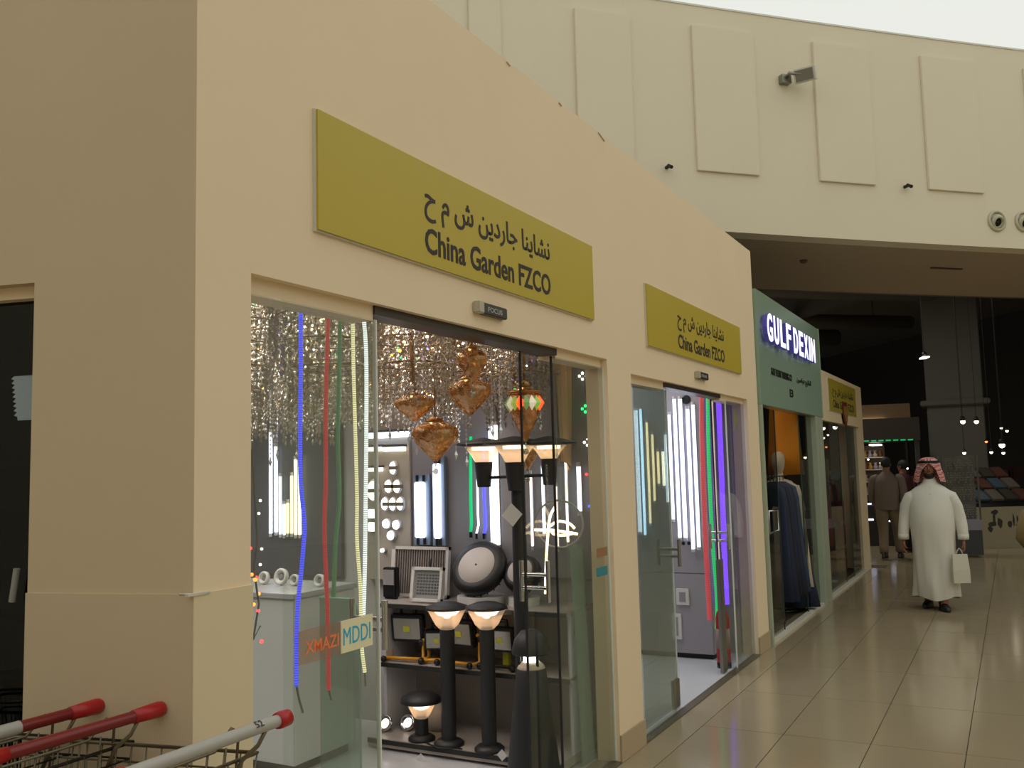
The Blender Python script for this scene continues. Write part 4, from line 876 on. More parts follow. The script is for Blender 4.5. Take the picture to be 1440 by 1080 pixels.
def amber(px, py, rpx, hpx, xp, label, jewels=False, drop=True):
    c_ = onx(px, py, xp); s = scl(c_); r = rpx * s; h = hpx * s
    t = thing('amber_pendant', label, 'pendant lamp', tuple(c_ - Vector((0, 0, h / 2))), 'amber glass pendants')
    prof = [(r * .10, -h * .5), (r * .22, -h * .42), (r * .55, -h * .25), (r * .9, -h * .02), (r, h * .14), (r * .9, h * .27), (r * .55, h * .36), (r * .34, h * .40), (r * .36, h * .46), (r * .22, h * .5)]
    mb = MB(); n = 32; rings = [[c_ + Vector((rr_ * cos(2 * pi * i / n) * (1 + .035 * (i % 2)), rr_ * sin(2 * pi * i / n) * (1 + .035 * (i % 2)), zz)) for i in range(n)] for rr_, zz in prof]
    mb.loft(rings); mb.build('glass_body', AMB, t)
    MB().lathe([(r * .4, h * .38), (r * .42, h * .42), (r * .3, h * .46)], c_, n=20).build('collar', AMBD, t)
    MB().tube([c_ + Vector((0, 0, h * .5)), Vector((c_.x, c_.y, 2.84))], .004, 5).build('hanging_chain', AMBD, t)
    MB().ball(c_ + Vector((-r * .3, 0, h * .38)), .008, 8, 6).build('glint_bulb', GLOW, t)
    if drop: MB().ball(c_ - Vector((0, 0, h * .5 + .05)), .016, 10, 8).octa(c_ - Vector((0, 0, h * .5 + .015)), .008, .015).build('crystal_ball', CRY, t)
    if jewels:
        for i in range(10):
            a_ = pi + (i - 4.5) * .38; cl = [(150, 190, 80), (255, 70, 30), (120, 160, 90), (240, 230, 200)][i % 4]
            MB().octa(c_ + Vector((r * cos(a_), r * sin(a_), h * .12)), .028, .04).build('jewel', mat('jewel_%d' % (i % 4), cl, .2, emit=(2.2 if i % 4 == 1 else .35)), t)
        MB().tube([c_ + Vector((r * 1.04 * cos(a_), r * 1.04 * sin(a_), h * .3)) for a_ in [2 * pi * i / 24 for i in range(24)]], .007, 5, True).build('band', AMBD, t)
    return t
amber(612, 618, 32, 62, 2.1, 'lowest amber glass pendant, hanging clear of the chandeliers')
amber(660, 556, 30, 56, 2.1, 'ribbed amber pendant in front of the chandeliers, above the lowest one')
amber(664, 512, 20, 54, 1.9, 'highest and faintest amber pendant among the crystals')
amber(738, 578, 22, 86, 2.3, 'amber pendant studded with red and green jewels by the door edge', True)
amber(741, 640, 16, 44, 2.9, 'small amber pendant seen under the jewelled one, behind the lamp heads')
amber(583, 572, 28, 40, 1.95, 'wide shallow amber pendant behind the lowest one', drop=False)
# loose crystal strings with drops under the cloud
DROP = mat('clear_drop', (225, 228, 235), .05, .6)
for i, (px, y0, y1, lab) in enumerate(((548, 585, 612, 'left'), (575, 585, 618, 'second'), (640, 575, 640, 'third'), (655, 585, 650, 'fourth'), (692, 560, 608, 'fifth'), (585, 590, 634, 'sixth'), (703, 560, 605, 'rightmost'), (380, 570, 650, 'leftmost long'), (390, 590, 640, 'second long'), (417, 570, 640, 'third long'))):
    a_ = onx(px, y0, 2.2 if px > 500 else 1.7); b_ = onx(px, y1, 2.2 if px > 500 else 1.7); b_.y = a_.y; n = max(3, int((a_ - b_).length / .022)); mb = MB(); mb.tube([(a_.x, a_.y, 2.84), b_], .0012, 4)
    for k in range(n): mb.octa(a_.lerp(b_, k / n), .006, .009)
    t = thing('crystal_string', 'string of clear beads with a drop, %s of those hanging below the chandeliers' % lab, 'crystal string', tuple(b_ - Vector((0, 0, .03))), 'crystal bead strings')
    mb.build('beads', DROP, t); MB().octa(b_, .012, .028).build('drop', DROP, t)

# ------------------------------------------------------------------ shop 2
xc = 6.0
p0 = on(2, 1008, 930, 0); ye = p0.y + .02
t = thing('display_cabinet', 'white full height cabinet carrying LED tubes in the second shop', 'cabinet', (xc + .2, 1.2, 0))
yL = 2.6; zs = onx(965, 806, xc).z
CW = mat('cabinet_white', (158, 153, 160), .4)
MB().box(xc, 6.42, ye, yL, .05, 2.72).build('body', CW, t)
MB().box(xc - .012, xc, ye + .003, yL, zs + .003, 2.72).build('upper_panel', CW, t, bevel=.002)
MB().box(xc - .012, xc, ye + .003, yL, .05, zs - .003).build('lower_panel', CW, t, bevel=.002)
MB().box(xc + .03, 6.42, ye + .02, yL, 0, .05).build('plinth', DGREY, t)
hp = onx(965, 562, xc - .012); MB().lathe([(.04, 0), (.04, .006), (.03, .006)], hp, Matrix(((0, 0, -1), (0, 1, 0), (1, 0, 0))), 20).build('round_socket', BLACK, t)
for (px, py) in ((961, 764), (969, 764), (944, 733)): MB().lathe([(.016, 0), (.014, .004)], onx(px, py, xc - .012), Matrix(((0, 0, -1), (0, 1, 0), (1, 0, 0))), 12).build('small_socket', BLACK, t)
for q, (px0, px1, py0, py1) in enumerate(((951, 970, 827, 851), (944, 960, 862, 899))):
    a_ = onx(px0, py0, xc - .012); b_ = onx(px1, py1, xc - .012)
    t = thing('square_downlight', ['upper square white downlight fixed to the cabinet', 'lower square white downlight fixed to the cabinet'][q], 'lamp', tuple((a_ + b_) / 2))
    MB().box(xc - .03, xc - .012, b_.y, a_.y, b_.z, a_.z).build('frame', WHITE, t, bevel=.003); d = .03
    MB().box(xc - .034, xc - .03, b_.y + d, a_.y - d, b_.z + d, a_.z - d).build('diffuser', mat('dim_diffuser', (150, 146, 150), .4), t)
# dark glass panel on which the left tubes hang
tag(MB().box(6.3, 6.42, 2.62, 3.9, .05, 2.7).build('display_board', mat('slate_board', (80, 88, 92), .4)), 'slate coloured panel beyond the white cabinet', 'board')
T2 = 'LED tubes in the second shop'
TW2 = mat('cool_white_led_dimmed', (235, 240, 255), emit=1.7, ecol=(228, 236, 255))
for i, (px, y0, y1, pb, m, r) in enumerate(((894.5, 577, 748, 899.5, TW2, .026), (901, 575, 752, 907, mat('blueish_tube', (200, 225, 255), emit=3.2, ecol=(185, 220, 255)), .017), (908.6, 594, 736, 915.5, TWW, .015), (917, 611, 704, 921, TWW, .015), (925, 635, 680, 926.5, TWW, .016), (932, 635, 683, 934, TNW, .018),
        (936, 611, 706, 939, TW2, .019), (941, 583, 730, 946.7, TW2, .019), (948, 561, 756, 956, TW2, .022), (956, 561, 756, 964.4, TW2, .025), (967, 575, 772, 974.4, TW2, .023), (974.4, 569, 769, 983, TW2, .022))):
    tube_lamp((px + pb) / 2, y0, y1, xc - .045, m, '%s in the fan of LED tubes of the second shop%s' % (['leftmost, widest tube', 'pale blue tube, second from left', 'warm tube, third from left', 'warm tube, fourth from left', 'short warm tube in the middle', 'short white tube in the middle', 'seventh white tube from left', 'eighth white tube from left', 'first of the five longest tubes', 'second of the five longest tubes', 'tube second from the right end', 'tube at the right end'][i], ''), T2, r * .68)
# fire extinguisher
p = on(2, 1017, 930, 0); p.x = 5.75; p.y = on(0, 1017, 900, 5.75).y
t = thing('fire_extinguisher', 'red fire extinguisher standing beside the white cabinet', 'fire extinguisher', (p.x, p.y, 0)); RED = mat('signal_red', (170, 22, 24), .35)
c0 = Vector((p.x, p.y, 0)); MB().lathe([(.05, .0), (.056, .02), (.056, .40), (.045, .45), (.02, .48), (.02, .5)], c0, n=20).build('cylinder', RED, t)
MB().lathe([(.058, 0), (.058, .05)], c0, n=20).build('rubber_base', BLACK, t); MB().cyl(c0 + Vector((0, 0, .5)), c0 + Vector((0, 0, .54)), .018).build('valve', CHROME, t)
MB().tube([c0 + Vector((0, 0, .53)), c0 + Vector((-.06, 0, .5)), c0 + Vector((-.075, 0, .35)), c0 + Vector((-.065, 0, .15))], .01).build('hose', BLACK, t)
MB().obox(c0 + Vector((-.03, 0, .55)), (.1, .02, .012)).build('lever', BLACK, t); MB().lathe([(.0572, .16), (.0572, .32)], c0, n=20).build('label_band', mat('extinguisher_label', (150, 130, 120), .5), t)

# ------------------------------------------------------------------ shop 3: clothes
def gown(name, x_, y_, z0, z1, w0, w1, m, label, grp=None, seed=1, folds=7, amp=.12, neck=True, hanger=False, cat='dress'):
    t = thing(name, label, cat, (x_, y_, z0), grp); rg = random.Random(seed); n = 40; ph = rg.uniform(0, 6)
    prof = [(0, 1.0), (.15, .92), (.35, .78), (.55, .6), (.66, .5), (.75, .58), (.86, .62), (.93, .5), (1, .22)] if not hanger else [(0, 1), (.3, .92), (.6, .85), (.85, .8), (.95, .7), (1, .25)]
    rings = []
    for u, k in prof:
        W_ = (w0 if u < .6 else w1) * .5 * k if not hanger else w0 * .5 * k; f = amp * (1 - u) + .02
        rings.append([(x_ + W_ * .62 * sin(a_) * (1 + f * sin(folds * a_ + ph + u)), y_ + W_ * cos(a_) * (1 + f * sin(folds * a_ + ph + u)), z0 + (z1 - z0) * u) for a_ in [2 * pi * i / n for i in range(n)]])
    MB().loft(rings).build('garment_body', m, t); return t
NAVY = mat('navy_fabric', (34, 42, 68), .8, noise=.15, nscale=4); ORG_ = mat('orange_fabric', (220, 136, 26), .75, noise=.12, nscale=3); CRM = mat('cream_fabric', (205, 190, 165), .8); BLK = mat('black_lace', (28, 28, 36), .8, noise=.4, nscale=30)
def P3(px, py, y): return on(1, px, py, y)
yo = .28; a_ = P3(1084, 600, yo); b_ = P3(1120, 600, yo); zb_ = P3(1100, 668, yo).z
t = gown('orange_dress', (a_.x + b_.x) / 2, yo, zb_, 2.45, .40, .8, ORG_, 'long orange dress hanging high in the green shop', folds=5, amp=.1, hanger=True, seed=4)
t.scale = (.8, 1, 1)
MB().tube([((a_.x + b_.x) / 2, yo, 2.45), ((a_.x + b_.x) / 2, yo, 2.7)], .008).build('hanger_hook', CHROME, t)
# mannequins
def mannequin(px, y_, zt, label, m, mb_, skin=(200, 180, 160), x_=9.0):
    t = thing('mannequin', label, 'mannequin', (x_, y_, 0)); SK = mat('mannequin_skin_%d' % px, skin, .5)
    MB().cyl((x_, y_, .0), (x_, y_, .9), .014).build('stand_pole', CHROME, t); MB().lathe([(.15, 0), (.15, .012)], (x_, y_, 0), n=24).build('stand_base', CHROME, t)
    body = MB(); n = 20
    body.loft([[(x_ + a1 * cos(q), y_ + b1 * sin(q), z) for q in [2 * pi * i / n for i in range(n)]] for z, a1, b1 in ((.85, .1, .14), (1.0, .12, .17), (1.12, .09, .13), (1.28, .11, .17), (1.4, .1, .2), (1.46, .07, .14), (1.49, .045, .05), (1.56, .045, .045), (1.6, .07, .06), (1.68, .095, .075), (1.76, .08, .07), (1.8, .03, .03))])
    body.build('torso_and_head', SK, t)
    for sg in (-1, 1):
        MB().tube([(x_, y_ + sg * .18, 1.40), (x_ - .02, y_ + sg * .25, 1.15), (x_ - .08, y_ + sg * .2, .95)], [.045, .035, .025], 10).build('arm', SK, t)
    sk = MB(); n = 44; rg = random.Random(px); ph = rg.random() * 6
    sk.loft([[(x_ + W_ * .7 * cos(q) * (1 + f * sin(8 * q + ph)), y_ + W_ * sin(q) * (1 + f * sin(8 * q + ph)), z) for q in [2 * pi * i / n for i in range(n)]] for z, W_, f in ((.06, .36, .13), (.4, .31, .11), (.75, .25, .07), (1.0, .2, .03), (1.1, .16, .01), (1.13, .15, 0))])
    sk.build('skirt', m, t)
    bo = MB(); bo.loft([[(x_ + a1 * cos(q), y_ + b1 * sin(q), z) for q in [2 * pi * i / n for i in range(n)]] for z, a1, b1 in ((1.1, .11, .15), (1.28, .13, .19), (1.38, .12, .21), (1.44, .095, .17))]); bo.build('bodice', mb_, t)
    return t
mannequin(1088, .33, 1.35, 'mannequin in a navy gown with black lace bodice behind the glass', NAVY, BLK)
mannequin(1104, .85, 1.35, 'mannequin in a cream scarf and pale gown behind the navy one', CRM, CRM, (215, 190, 165), 9.3)
# rail with garments
rx0, rx1 = P3(1071, 690, .3).x, P3(1071, 690, .3).x + 1.0; rz = 1.52
t = thing('clothes_rail', 'black metal clothes rail in the green shop window', 'clothes rail', ((rx0 + rx1) / 2, .6, 0))
MB().tube([(rx0, .25, 0), (rx0, .25, rz), (rx1, .25, rz), (rx1, .25, 0)], .014, 8).build('frame', BLACK, t)
for x_ in (rx0, rx1): MB().tube([(x_, .12, .02), (x_, .45, .02)], .014, 8).build('foot_bar', BLACK, t)
cols = [x for k, x in enumerate([('navy embroidered gown at the near end of the rail', NAVY), ('black lace gown second on the rail', BLK), ('deep navy gown third on the rail', mat('deep_navy', (30, 38, 66), .8)), ('charcoal gown in the middle of the rail', mat('charcoal_fabric', (40, 40, 46), .8)), ('slate blue gown fifth on the rail', mat('slate_fabric', (54, 66, 96), .8)), ('navy sheer gown sixth on the rail', NAVY), ('cream gown at the far end of the rail', CRM)]) if k != 5]
for i, (lab, m) in enumerate(cols):
    x_ = rx0 + .12 + i * (rx1 - rx0 - .2) / 5
    t = gown('hanging_gown', x_, .27, .22 + .03 * (i % 3), rz - .06, .5, .4, m, lab, 'gowns on the rail', seed=i, folds=9, amp=.14, hanger=True); t.scale.x = .55
    MB().tube([(x_, .27, rz - .06), (x_, .27, rz - .01), (x_, .27, rz + .02)], .005).build('hanger_hook', CHROME, t)
p = P3(1108, 858, .35)
bx_ = MB().obox((p.x, .38, .03), (.5, .10, .05), Matrix.Rotation(.5, 3, 'Z')); tag(bx_.build('wooden_plank', mat('pale_wood', (150, 110, 66), .6), bevel=.01), 'pale wooden foot piece lying at the green shop threshold', 'wood')
p = P3(1080, 700, .25)
# black accessories and pale bust
t = thing('accessory_stand', 'small stand with black and silver accessories by the green post', 'stand', (7.25, .25, 0)); MB().cyl((7.25, .25, 0), (7.25, .25, 1.66), .012).build('pole', BLACK, t); MB().lathe([(.12, 0), (.12, .015)], (7.25, .25, 0)).build('base', BLACK, t)
for k in range(5): MB().ball((7.25 + .06 * cos(k * 1.3), .25 + .06 * sin(k * 1.3), 1.62 + .05 * k), .03, 8, 6).build('accessory', CHROME if k % 2 else BLACK, t)
for (px, py, y_, lab) in ((1133, 615, .8, 'upper flat ceiling strip lamp in the green shop'), (1137, 642, .9, 'lower flat strip lamp in the green shop')):
    c_ = P3(px, py, y_); t = thing('strip_lamp', lab, 'lamp', tuple(c_)); MB().obox(c_, (.35, .04, .02)).build('housing', WHITE, t); MB().obox(c_ - Vector((0, 0, .013)), (.33, .035, .008)).build('diffuser', TNW, t); MB().cyl(c_, (c_.x, c_.y, 2.7), .004).build('cord', BLACK, t)

# ------------------------------------------------------------------ shop 4
RC = mat('red_crate', (150, 30, 22), .5)
for i in range(3):
    c_ = P3(1188, 800 - 30 * i, .9); z_ = .05 + i * .36
    t = thing('red_crate', ['lowest red display crate in the farthest shop', 'middle red display crate in the farthest shop', 'top red display crate in the farthest shop'][i], 'crate', (12.8, .45, z_), 'red display crates')
    x0_, x1_ = 12.5, 13.15
    MB().box(x0_, x1_, .28, .65, z_, z_ + .02).build('bottom', RC, t)
    for q in ((x0_, x1_, .28, .30), (x0_, x1_, .63, .65), (x0_, x0_ + .02, .28, .65), (x1_ - .02, x1_, .28, .65)): MB().box(*q, z_, z_ + .3).build('side', RC, t)
for i, (cl, lab) in enumerate((((190, 60, 50), 'red patterned scarf hanging in the farthest shop'), ((90, 110, 70), 'green scarf hanging in the farthest shop'), ((200, 130, 90), 'peach scarf hanging in the farthest shop'), ((60, 70, 110), 'blue scarf hanging in the farthest shop'), ((170, 50, 70), 'crimson scarf nearest the far post'))):
    t = gown('hanging_scarf', 12.2 + i * .2, .45, .45 + .1 * (i % 2), 1.35, .26, .2, mat('scarf_%d' % i, cl, .8), lab, 'scarves in the farthest shop', seed=i + 20, folds=5, amp=.2, hanger=True, cat='scarf')
    MB().tube([(12.2 + i * .2, .45, 1.35), (12.2 + i * .2, .45, 1.45)], .004).build('hook', CHROME, t)
t = thing('scarf_rail', 'thin chrome rail carrying coloured scarves in the farthest shop', 'rail', (12.6, .45, 0)); MB().tube([(12.05, .45, 0), (12.05, .45, 1.45), (13.12, .45, 1.45), (13.12, .45, 0)], .012).build('frame', CHROME, t)
c_ = P3(1192, 830, .2); t = thing('queue_post', 'short pale post standing inside the farthest shop door', 'post', (11.75, -.02, 0)); MB().cyl((11.75, .3, .0), (11.75, .3, .55), .02).build('pole', WHITE, t); MB().lathe([(.1, 0), (.1, .012)], (11.75, .3, 0)).build('base', WHITE, t); t.location = (11.75, -.02, 0)
for i, (px, py, y_, lab) in enumerate(((1204, 621, 1.2, 'brightest white bulb behind the far post'), (1168, 600, 1.5, 'small white bulb high behind the farthest shop glass'), (1165, 640, 2.0, 'small bulb low behind the farthest shop glass'), (1178, 655, 1.8, 'small bulb in the middle of the farthest shop'))):
    c_ = P3(px, py, y_); t = thing('pendant_bulb', lab, 'lamp', tuple(c_), 'bulbs in the farthest shop'); MB().ball(c_, .035 if i == 0 else .022, 10, 8).build('bulb', TNW, t); MB().cyl(c_, (c_.x, c_.y, 2.62), .004).build('cord', BLACK, t)
for i, (y_, z_, lab) in enumerate(((1.9, 1.05, 'lower lit shelf at the back of the farthest shop'), (1.9, 1.5, 'upper lit shelf at the back of the farthest shop'))):
    t = thing('lit_shelf', lab, 'shelf', (12, 2.3, z_)); MB().box(10.3, 13.3, 2.2, 2.58, z_, z_ + .03).build('board', mat('dark_shelf', (70, 66, 62), .4), t); MB().box(11.0, 12.8, 2.19, 2.2, z_ - .0, z_ + .012).build('led_strip', mat('dim_blue_strip', (150, 160, 230), emit=1.5), t)
    for k in range(7): MB().lathe([(.05, 0), (.06, .1), (.03, .18), (.03, .24)], (10.8 + k * .35, 2.38, z_ + .03), n=12).build('vase', mat('dim_ware_%d' % (k % 3), [(120, 60, 50), (90, 90, 100), (140, 120, 90)][k % 3], .4), t)

# ------------------------------------------------------------------ fittings on the rotunda wall
def arcpt(px, py, out=0):
    t_, z_ = arc_t(px, py); return arc(t_, out, z_), t_
# flood light on bracket
P, t_ = arcpt(1101, 114, -.0); nrm = (arc(t_, -1) - arc(t_, 0)).normalized(); tan = (arc(t_ + .1) - arc(t_)).normalized()
t = thing('wall_flood_light', 'grey flood light on a bracket high on the curved wall', 'flood light', tuple(P))
MB().obox(P + nrm * .02, (.12, .12, .1), Matrix.Rotation(math.atan2(nrm.y, nrm.x), 3, 'Z')).build('bracket_plate', STEEL, t)
q0 = P + nrm * .05; q1 = P + nrm * .22 + tan * .10; MB().tube([q0, q0 + Vector((0, 0, .04)) + nrm * .08, q1], .02, 8).build('bracket_arm', STEEL, t)
MM = Matrix.Rotation(math.atan2(nrm.y, nrm.x) - .9 + pi, 3, 'Z') @ Matrix.Rotation(-.35, 3, 'Y'); cc = q1 + tan * .05
f = MM @ Vector((1, 0, 0))
if f.dot(nrm) < 0: MM = MM @ Matrix.Rotation(pi, 3, 'Z')
MB().obox(cc, (.10, .24, .16), MM).build('housing', mat('flood_housing', (205, 202, 190), .4), t, bevel=.008)
MB().obox(cc + MM @ Vector((.052, 0, 0)), (.006, .20, .125), MM).build('lens', mat('flood_glass', (125, 120, 108), .15), t)
MB().obox(cc + MM @ Vector((-.07, 0, 0)), (.05, .14, .11), MM).build('heat_sink', STEEL, t)
for i, (px, py, lab) in enumerate(((937, 236, 'small dark bullet camera on the curved wall beside the leftmost whole panel'), (1272, 263, 'small dark bullet camera on the curved wall between two panels'))):
    P, t_ = arcpt(px, py); n_ = (arc(t_, -1) - arc(t_, 0)).normalized(); t = thing('bullet_camera', lab, 'camera', tuple(P), 'bullet cameras')
    MB().cyl(P, P + n_ * .05, .02).build('mount', BLACK, t); MB().cyl(P + n_ * .05 + Vector((0, 0, .01)), P + n_ * .12 + Vector((.0, 0, -.03)), .02).build('barrel', BLACK, t)
for i, (px, py, lab) in enumerate(((1401, 311, 'left round air nozzle on the curved wall'), (1439, 312, 'right round air nozzle, cut by the picture edge'))):
    P, t_ = arcpt(px, py); n_ = (arc(t_, -1) - arc(t_, 0)).normalized(); u_ = n_.orthogonal(); M = n_.to_track_quat('Z', 'Y').to_matrix(); t = thing('air_nozzle', lab, 'air nozzle', tuple(P), 'round air nozzles')
    MB().lathe([(.135, 0), (.135, .02), (.115, .035), (.10, .02), (.10, .0)], P, M, 28).build('flange', mat('nozzle_white', (190, 184, 160), .4), t, )
    MB().lathe([(.10, .005), (.085, .03), (.06, .05), (.05, .02)], P + Vector((0, 0, -.01)), M @ Matrix.Rotation(.4, 3, 'X'), 24).build('swivel_cone', mat('nozzle_white', 0), t)
    MB().lathe([(.05, .03), (.045, .026)], P + Vector((0, 0, -.012)), M @ Matrix.Rotation(.4, 3, 'X'), 20).build('throat', BLACK, t)
p = on(2, 1130, 366, WZ0); t = thing('smoke_detector', 'small smoke detector under the soffit', 'smoke detector', tuple(p)); MB().lathe([(.05, 0), (.045, -.03), (.02, -.04)], p, n=16).build('body', mat('brown_grey_plastic', (90, 80, 70), .5), t)
p = on(2, 1331, 377, WZ0); t = thing('slot_diffuser', 'narrow slot diffuser in the soffit', 'vent', tuple(p)); MB().obox(p - Vector((0, 0, .006)), (.5, .05, .012), Matrix.Rotation(math.atan2(U.y, U.x), 3, 'Z')).build('slot', mat('dark_slot', (60, 52, 46), .5), t)

# ------------------------------------------------------------------ hall: columns, lamps, kiosks
def hp_(px, py, dist):       # point on the sight line at a given distance from the camera
    d = ray(px, py); d = d / math.hypot(d.x, d.y); return CAMP + d * dist
HC = mat('hall_column_grey', (96, 94, 88), .7)
a_ = hp_(1306, 600, 23); b_ = hp_(1385, 600, 23); ang = math.atan2((b_ - a_).y, (b_ - a_).x); cc = (a_ + b_) / 2; wd = (b_ - a_).length
t = thing('hall_column', 'large square dark column in the hall behind the man in white', 'column', (cc.x, cc.y, 0)); RM = Matrix.Rotation(ang, 3, 'Z')
MB().obox((cc.x, cc.y, 2.95), (wd, wd, 5.9), RM).build('shaft', HC, t, bevel=.02)
MB().obox((cc.x, cc.y, 2.9), (wd * 1.22, wd * 1.22, .12), RM).build('band', HC, t, bevel=.02)
lamps = [(1354, 593, 21, .05, 'white spotlight above and right of the man in white'), (1373, 593, 21, .045, 'white spotlight just right of the pair partner'), (1408, 602, 24, .03, 'small faint spotlight, left of a faint pair'), (1416, 606, 24, .035, 'small faint spotlight, right of a faint pair'), (1387, 621, 22, .03, 'small orange tinted spotlight'),
         (1409, 626, 20, .055, 'warm bell shaped lamp over the far stall'), (1356, 637, 18, .03, 'white spotlight over the glittering rack'), (1394, 636, 19, .03, 'white spotlight over the slanted display case'), (1411, 637, 19, .03, 'white spotlight under the warm bell lamp'), (1300, 503, 19, .05, 'faint flat lamp high in the dark hall')]
for i, (px, py, ds, r, lab) in enumerate(lamps):
    c_ = hp_(px, py, ds); m = GLOW if i == 5 else TNW; m = mat('orange_spot', (255, 150, 80), emit=2) if i == 4 else m
    t = thing('hall_spotlight', lab, 'spotlight', tuple(c_), 'spotlights in the dark hall')
    if i == 9: MB().obox(c_, (.3, .12, .02), Matrix.Rotation(.3, 3, 'Z')).build('diffuser', m, t)
    else: MB().ball(c_, r, 10, 8).build('bulb', m, t)
    MB().lathe([(r * 1.1, 0), (r * .8, r * 1.6), (r * .3, r * 2)], c_ + Vector((0, 0, r * .4)), n=14).build('shade', BLACK, t)
    MB().cyl(c_ + Vector((0, 0, r)), (c_.x, c_.y, 5.9), .005, n=6).build('stem', BLACK, t)
p = on(2, 1424, 410, 4.9); t = thing('round_ceiling_light', 'oval looking bright white ceiling light at the right edge', 'ceiling light', tuple(p), None)
MB().lathe([(.34, 0), (.30, -.05), (.01, -.07)], p, n=32).build('diffuser', mat('round_light', (250, 250, 255), emit=2.2), t); MB().lathe([(.37, -.01), (.37, .05), (.2, .08)], p, n=32).build('rim', SHELL, t); MB().cyl(p, (p.x, p.y, 5.9), .02).build('stem', BLACK, t)
# kiosk with white artwork panel and slanting case
kb = on(2, 1411, 773, 0); ka = on(2, 1385, 772, 0); kc = on(2, 1440, 770, 0); kd = (kc - ka).normalized(); kn = Vector((-kd.y, kd.x, 0))
if kn.dot(kb - CAMP) < 0: kn = -kn
KW = (kc - ka).length + .35; kh = .76
def kp(u, n, z): return ka + kd * u + kn * n + Vector((0, 0, z))
def kbox(mb, u0, u1, n0, n1, z0, z1): return mb.hexa([kp(u0, n0, z0), kp(u1, n0, z0), kp(u1, n1, z0), kp(u0, n1, z0)], [kp(u0, n0, z1), kp(u1, n0, z1), kp(u1, n1, z1), kp(u0, n1, z1)])
t = thing('market_stall', 'low white stall counter with black leafy artwork and slanted case', 'stall', tuple(kp(KW / 2, .5, 0)))
kbox(MB(), 0, KW, 0, 1.2, 0, kh).build('base', mat('stall_cream', (160, 152, 126), .5), t)
rg = random.Random(5); mb = MB(); u_ = KW * .12; kz = .31
def blob(cu, cz, ru, rz_, n=9):
    return [(cu + ru * cos(2 * pi * i / n) * rg.uniform(.7, 1.15), cz + rz_ * sin(2 * pi * i / n) * rg.uniform(.7, 1.15)) for i in range(n)]
for cu, cz, ru, rz_ in ((.22, .66, .07, .05), (.2, .56, .03, .09), (.16, .45, .1, .05), (.3, .47, .06, .1), (.12, .36, .05, .06), (.55, .52, .02, .12), (.62, .5, .02, .1), (.7, .53, .05, .05), (.74, .66, .02, .06), (.48, .44, .05, .06), (.82, .52, .06, .02), (.66, .42, .12, .03)):
    poly = blob(cu * 1.1, cz, ru, rz_); mb.prism(poly, lambda u, v, d: kp(u, -.004 - d, v), .003)
mb.build('printed_artwork', mat('stall_ink', (50, 50, 44), .6), t)
mb = MB(); mb.hexa([kp(0, .02, kh), kp(KW, .02, kh), kp(KW, 1.1, kh), kp(0, 1.1, kh)], [kp(0, .12, kh + .08), kp(KW, .12, kh + .08), kp(KW, 1.1, kh + .7), kp(0, 1.1, kh + .7)]); mb.build('display_bed', BLACK, t)
for i in range(4):
    for j in range(3):
        u0 = .04 + i * KW / 4; v0 = j / 3 + .03; v1 = (j + 1) / 3 - .03; f_ = lambda v: (.12 + .98 * v, kh + .085 + .62 * v)
        n0, z0 = f_(v0); n1, z1 = f_(v1); cl = [(70, 84, 96), (90, 60, 50), (60, 60, 52), (100, 92, 84)][(i * 3 + j * 2) % 4]
        MB().hexa([kp(u0, n0, z0), kp(u0 + KW / 4 - .06, n0, z0), kp(u0 + KW / 4 - .06, n1, z1), kp(u0, n1, z1)], [kp(u0, n0 - .03, z0 + .04), kp(u0 + KW / 4 - .06, n0 - .03, z0 + .04), kp(u0 + KW / 4 - .06, n1 - .03, z1 + .04), kp(u0, n1 - .03, z1 + .04)]).build('goods_tray', mat('goods_%d' % ((i * 3 + j * 2) % 4), cl, .4), t)
# glittering jewellery rack
ra = on(2, 1347, 783, 0); rb = on(2, 1384, 783, 0); rd = (rb - ra).normalized(); rn = Vector((-rd.y, rd.x, 0)); W_ = (rb - ra).length
if rn.dot(ra - CAMP) < 0: rn = -rn
def rp(u, n, z): return ra + rd * u + rn * n + Vector((0, 0, z))
def rbox(u0, u1, n0, n1, z0, z1): return MB().hexa([rp(u0, n0, z0), rp(u1, n0, z0), rp(u1, n1, z0), rp(u0, n1, z0)], [rp(u0, n0, z1), rp(u1, n0, z1), rp(u1, n1, z1), rp(u0, n1, z1)])
t = thing('jewellery_rack', 'tall rack of glittering silver jewellery beside the white stall', 'rack', tuple(rp(W_ / 2, .3, 0)))
rbox(-.15, W_, 0, .5, .03, .45).build('plinth', mat('dim_plinth', (60, 62, 64), .5), t); rbox(-.15, W_, 0, .5, .45, .62).build('white_drawer', mat('dim_white', (140, 138, 150), .4), t)
rbox(-.15, W_, .35, .4, .62, 1.72).build('back_board', mat('dim_back', (84, 88, 84), .5), t)
for u_ in (-.13, W_ - .02): rbox(u_, u_ + .025, .0, .03, .62, 1.72).build('upright', BM, t)
for z_ in (.9, 1.2, 1.45, 1.7): rbox(-.13, W_, .02, .04, z_, z_ + .015).build('rail', BM, t)
rg = random.Random(9); mb = MB()
for z_ in (.9, 1.2, 1.45, 1.7):
    for k in range(26):
        u_ = -.1 + (W_ + .05) * k / 26
        for q in range(rg.randint(2, 6)): mb.octa(rp(u_ + rg.uniform(-.01, .01), .03, z_ - .03 - q * .04), .012, .02)
mb.build('hanging_jewellery', mat('silver_trinket', (170, 168, 160), .25, .7), t)['kind'] = 'stuff'
for i, (px, py, lab) in enumerate(((1376, 682, 'pale figurine hanging at the right edge of the jewellery rack'),)):
    c_ = on(2, 1378, 783, 0); 
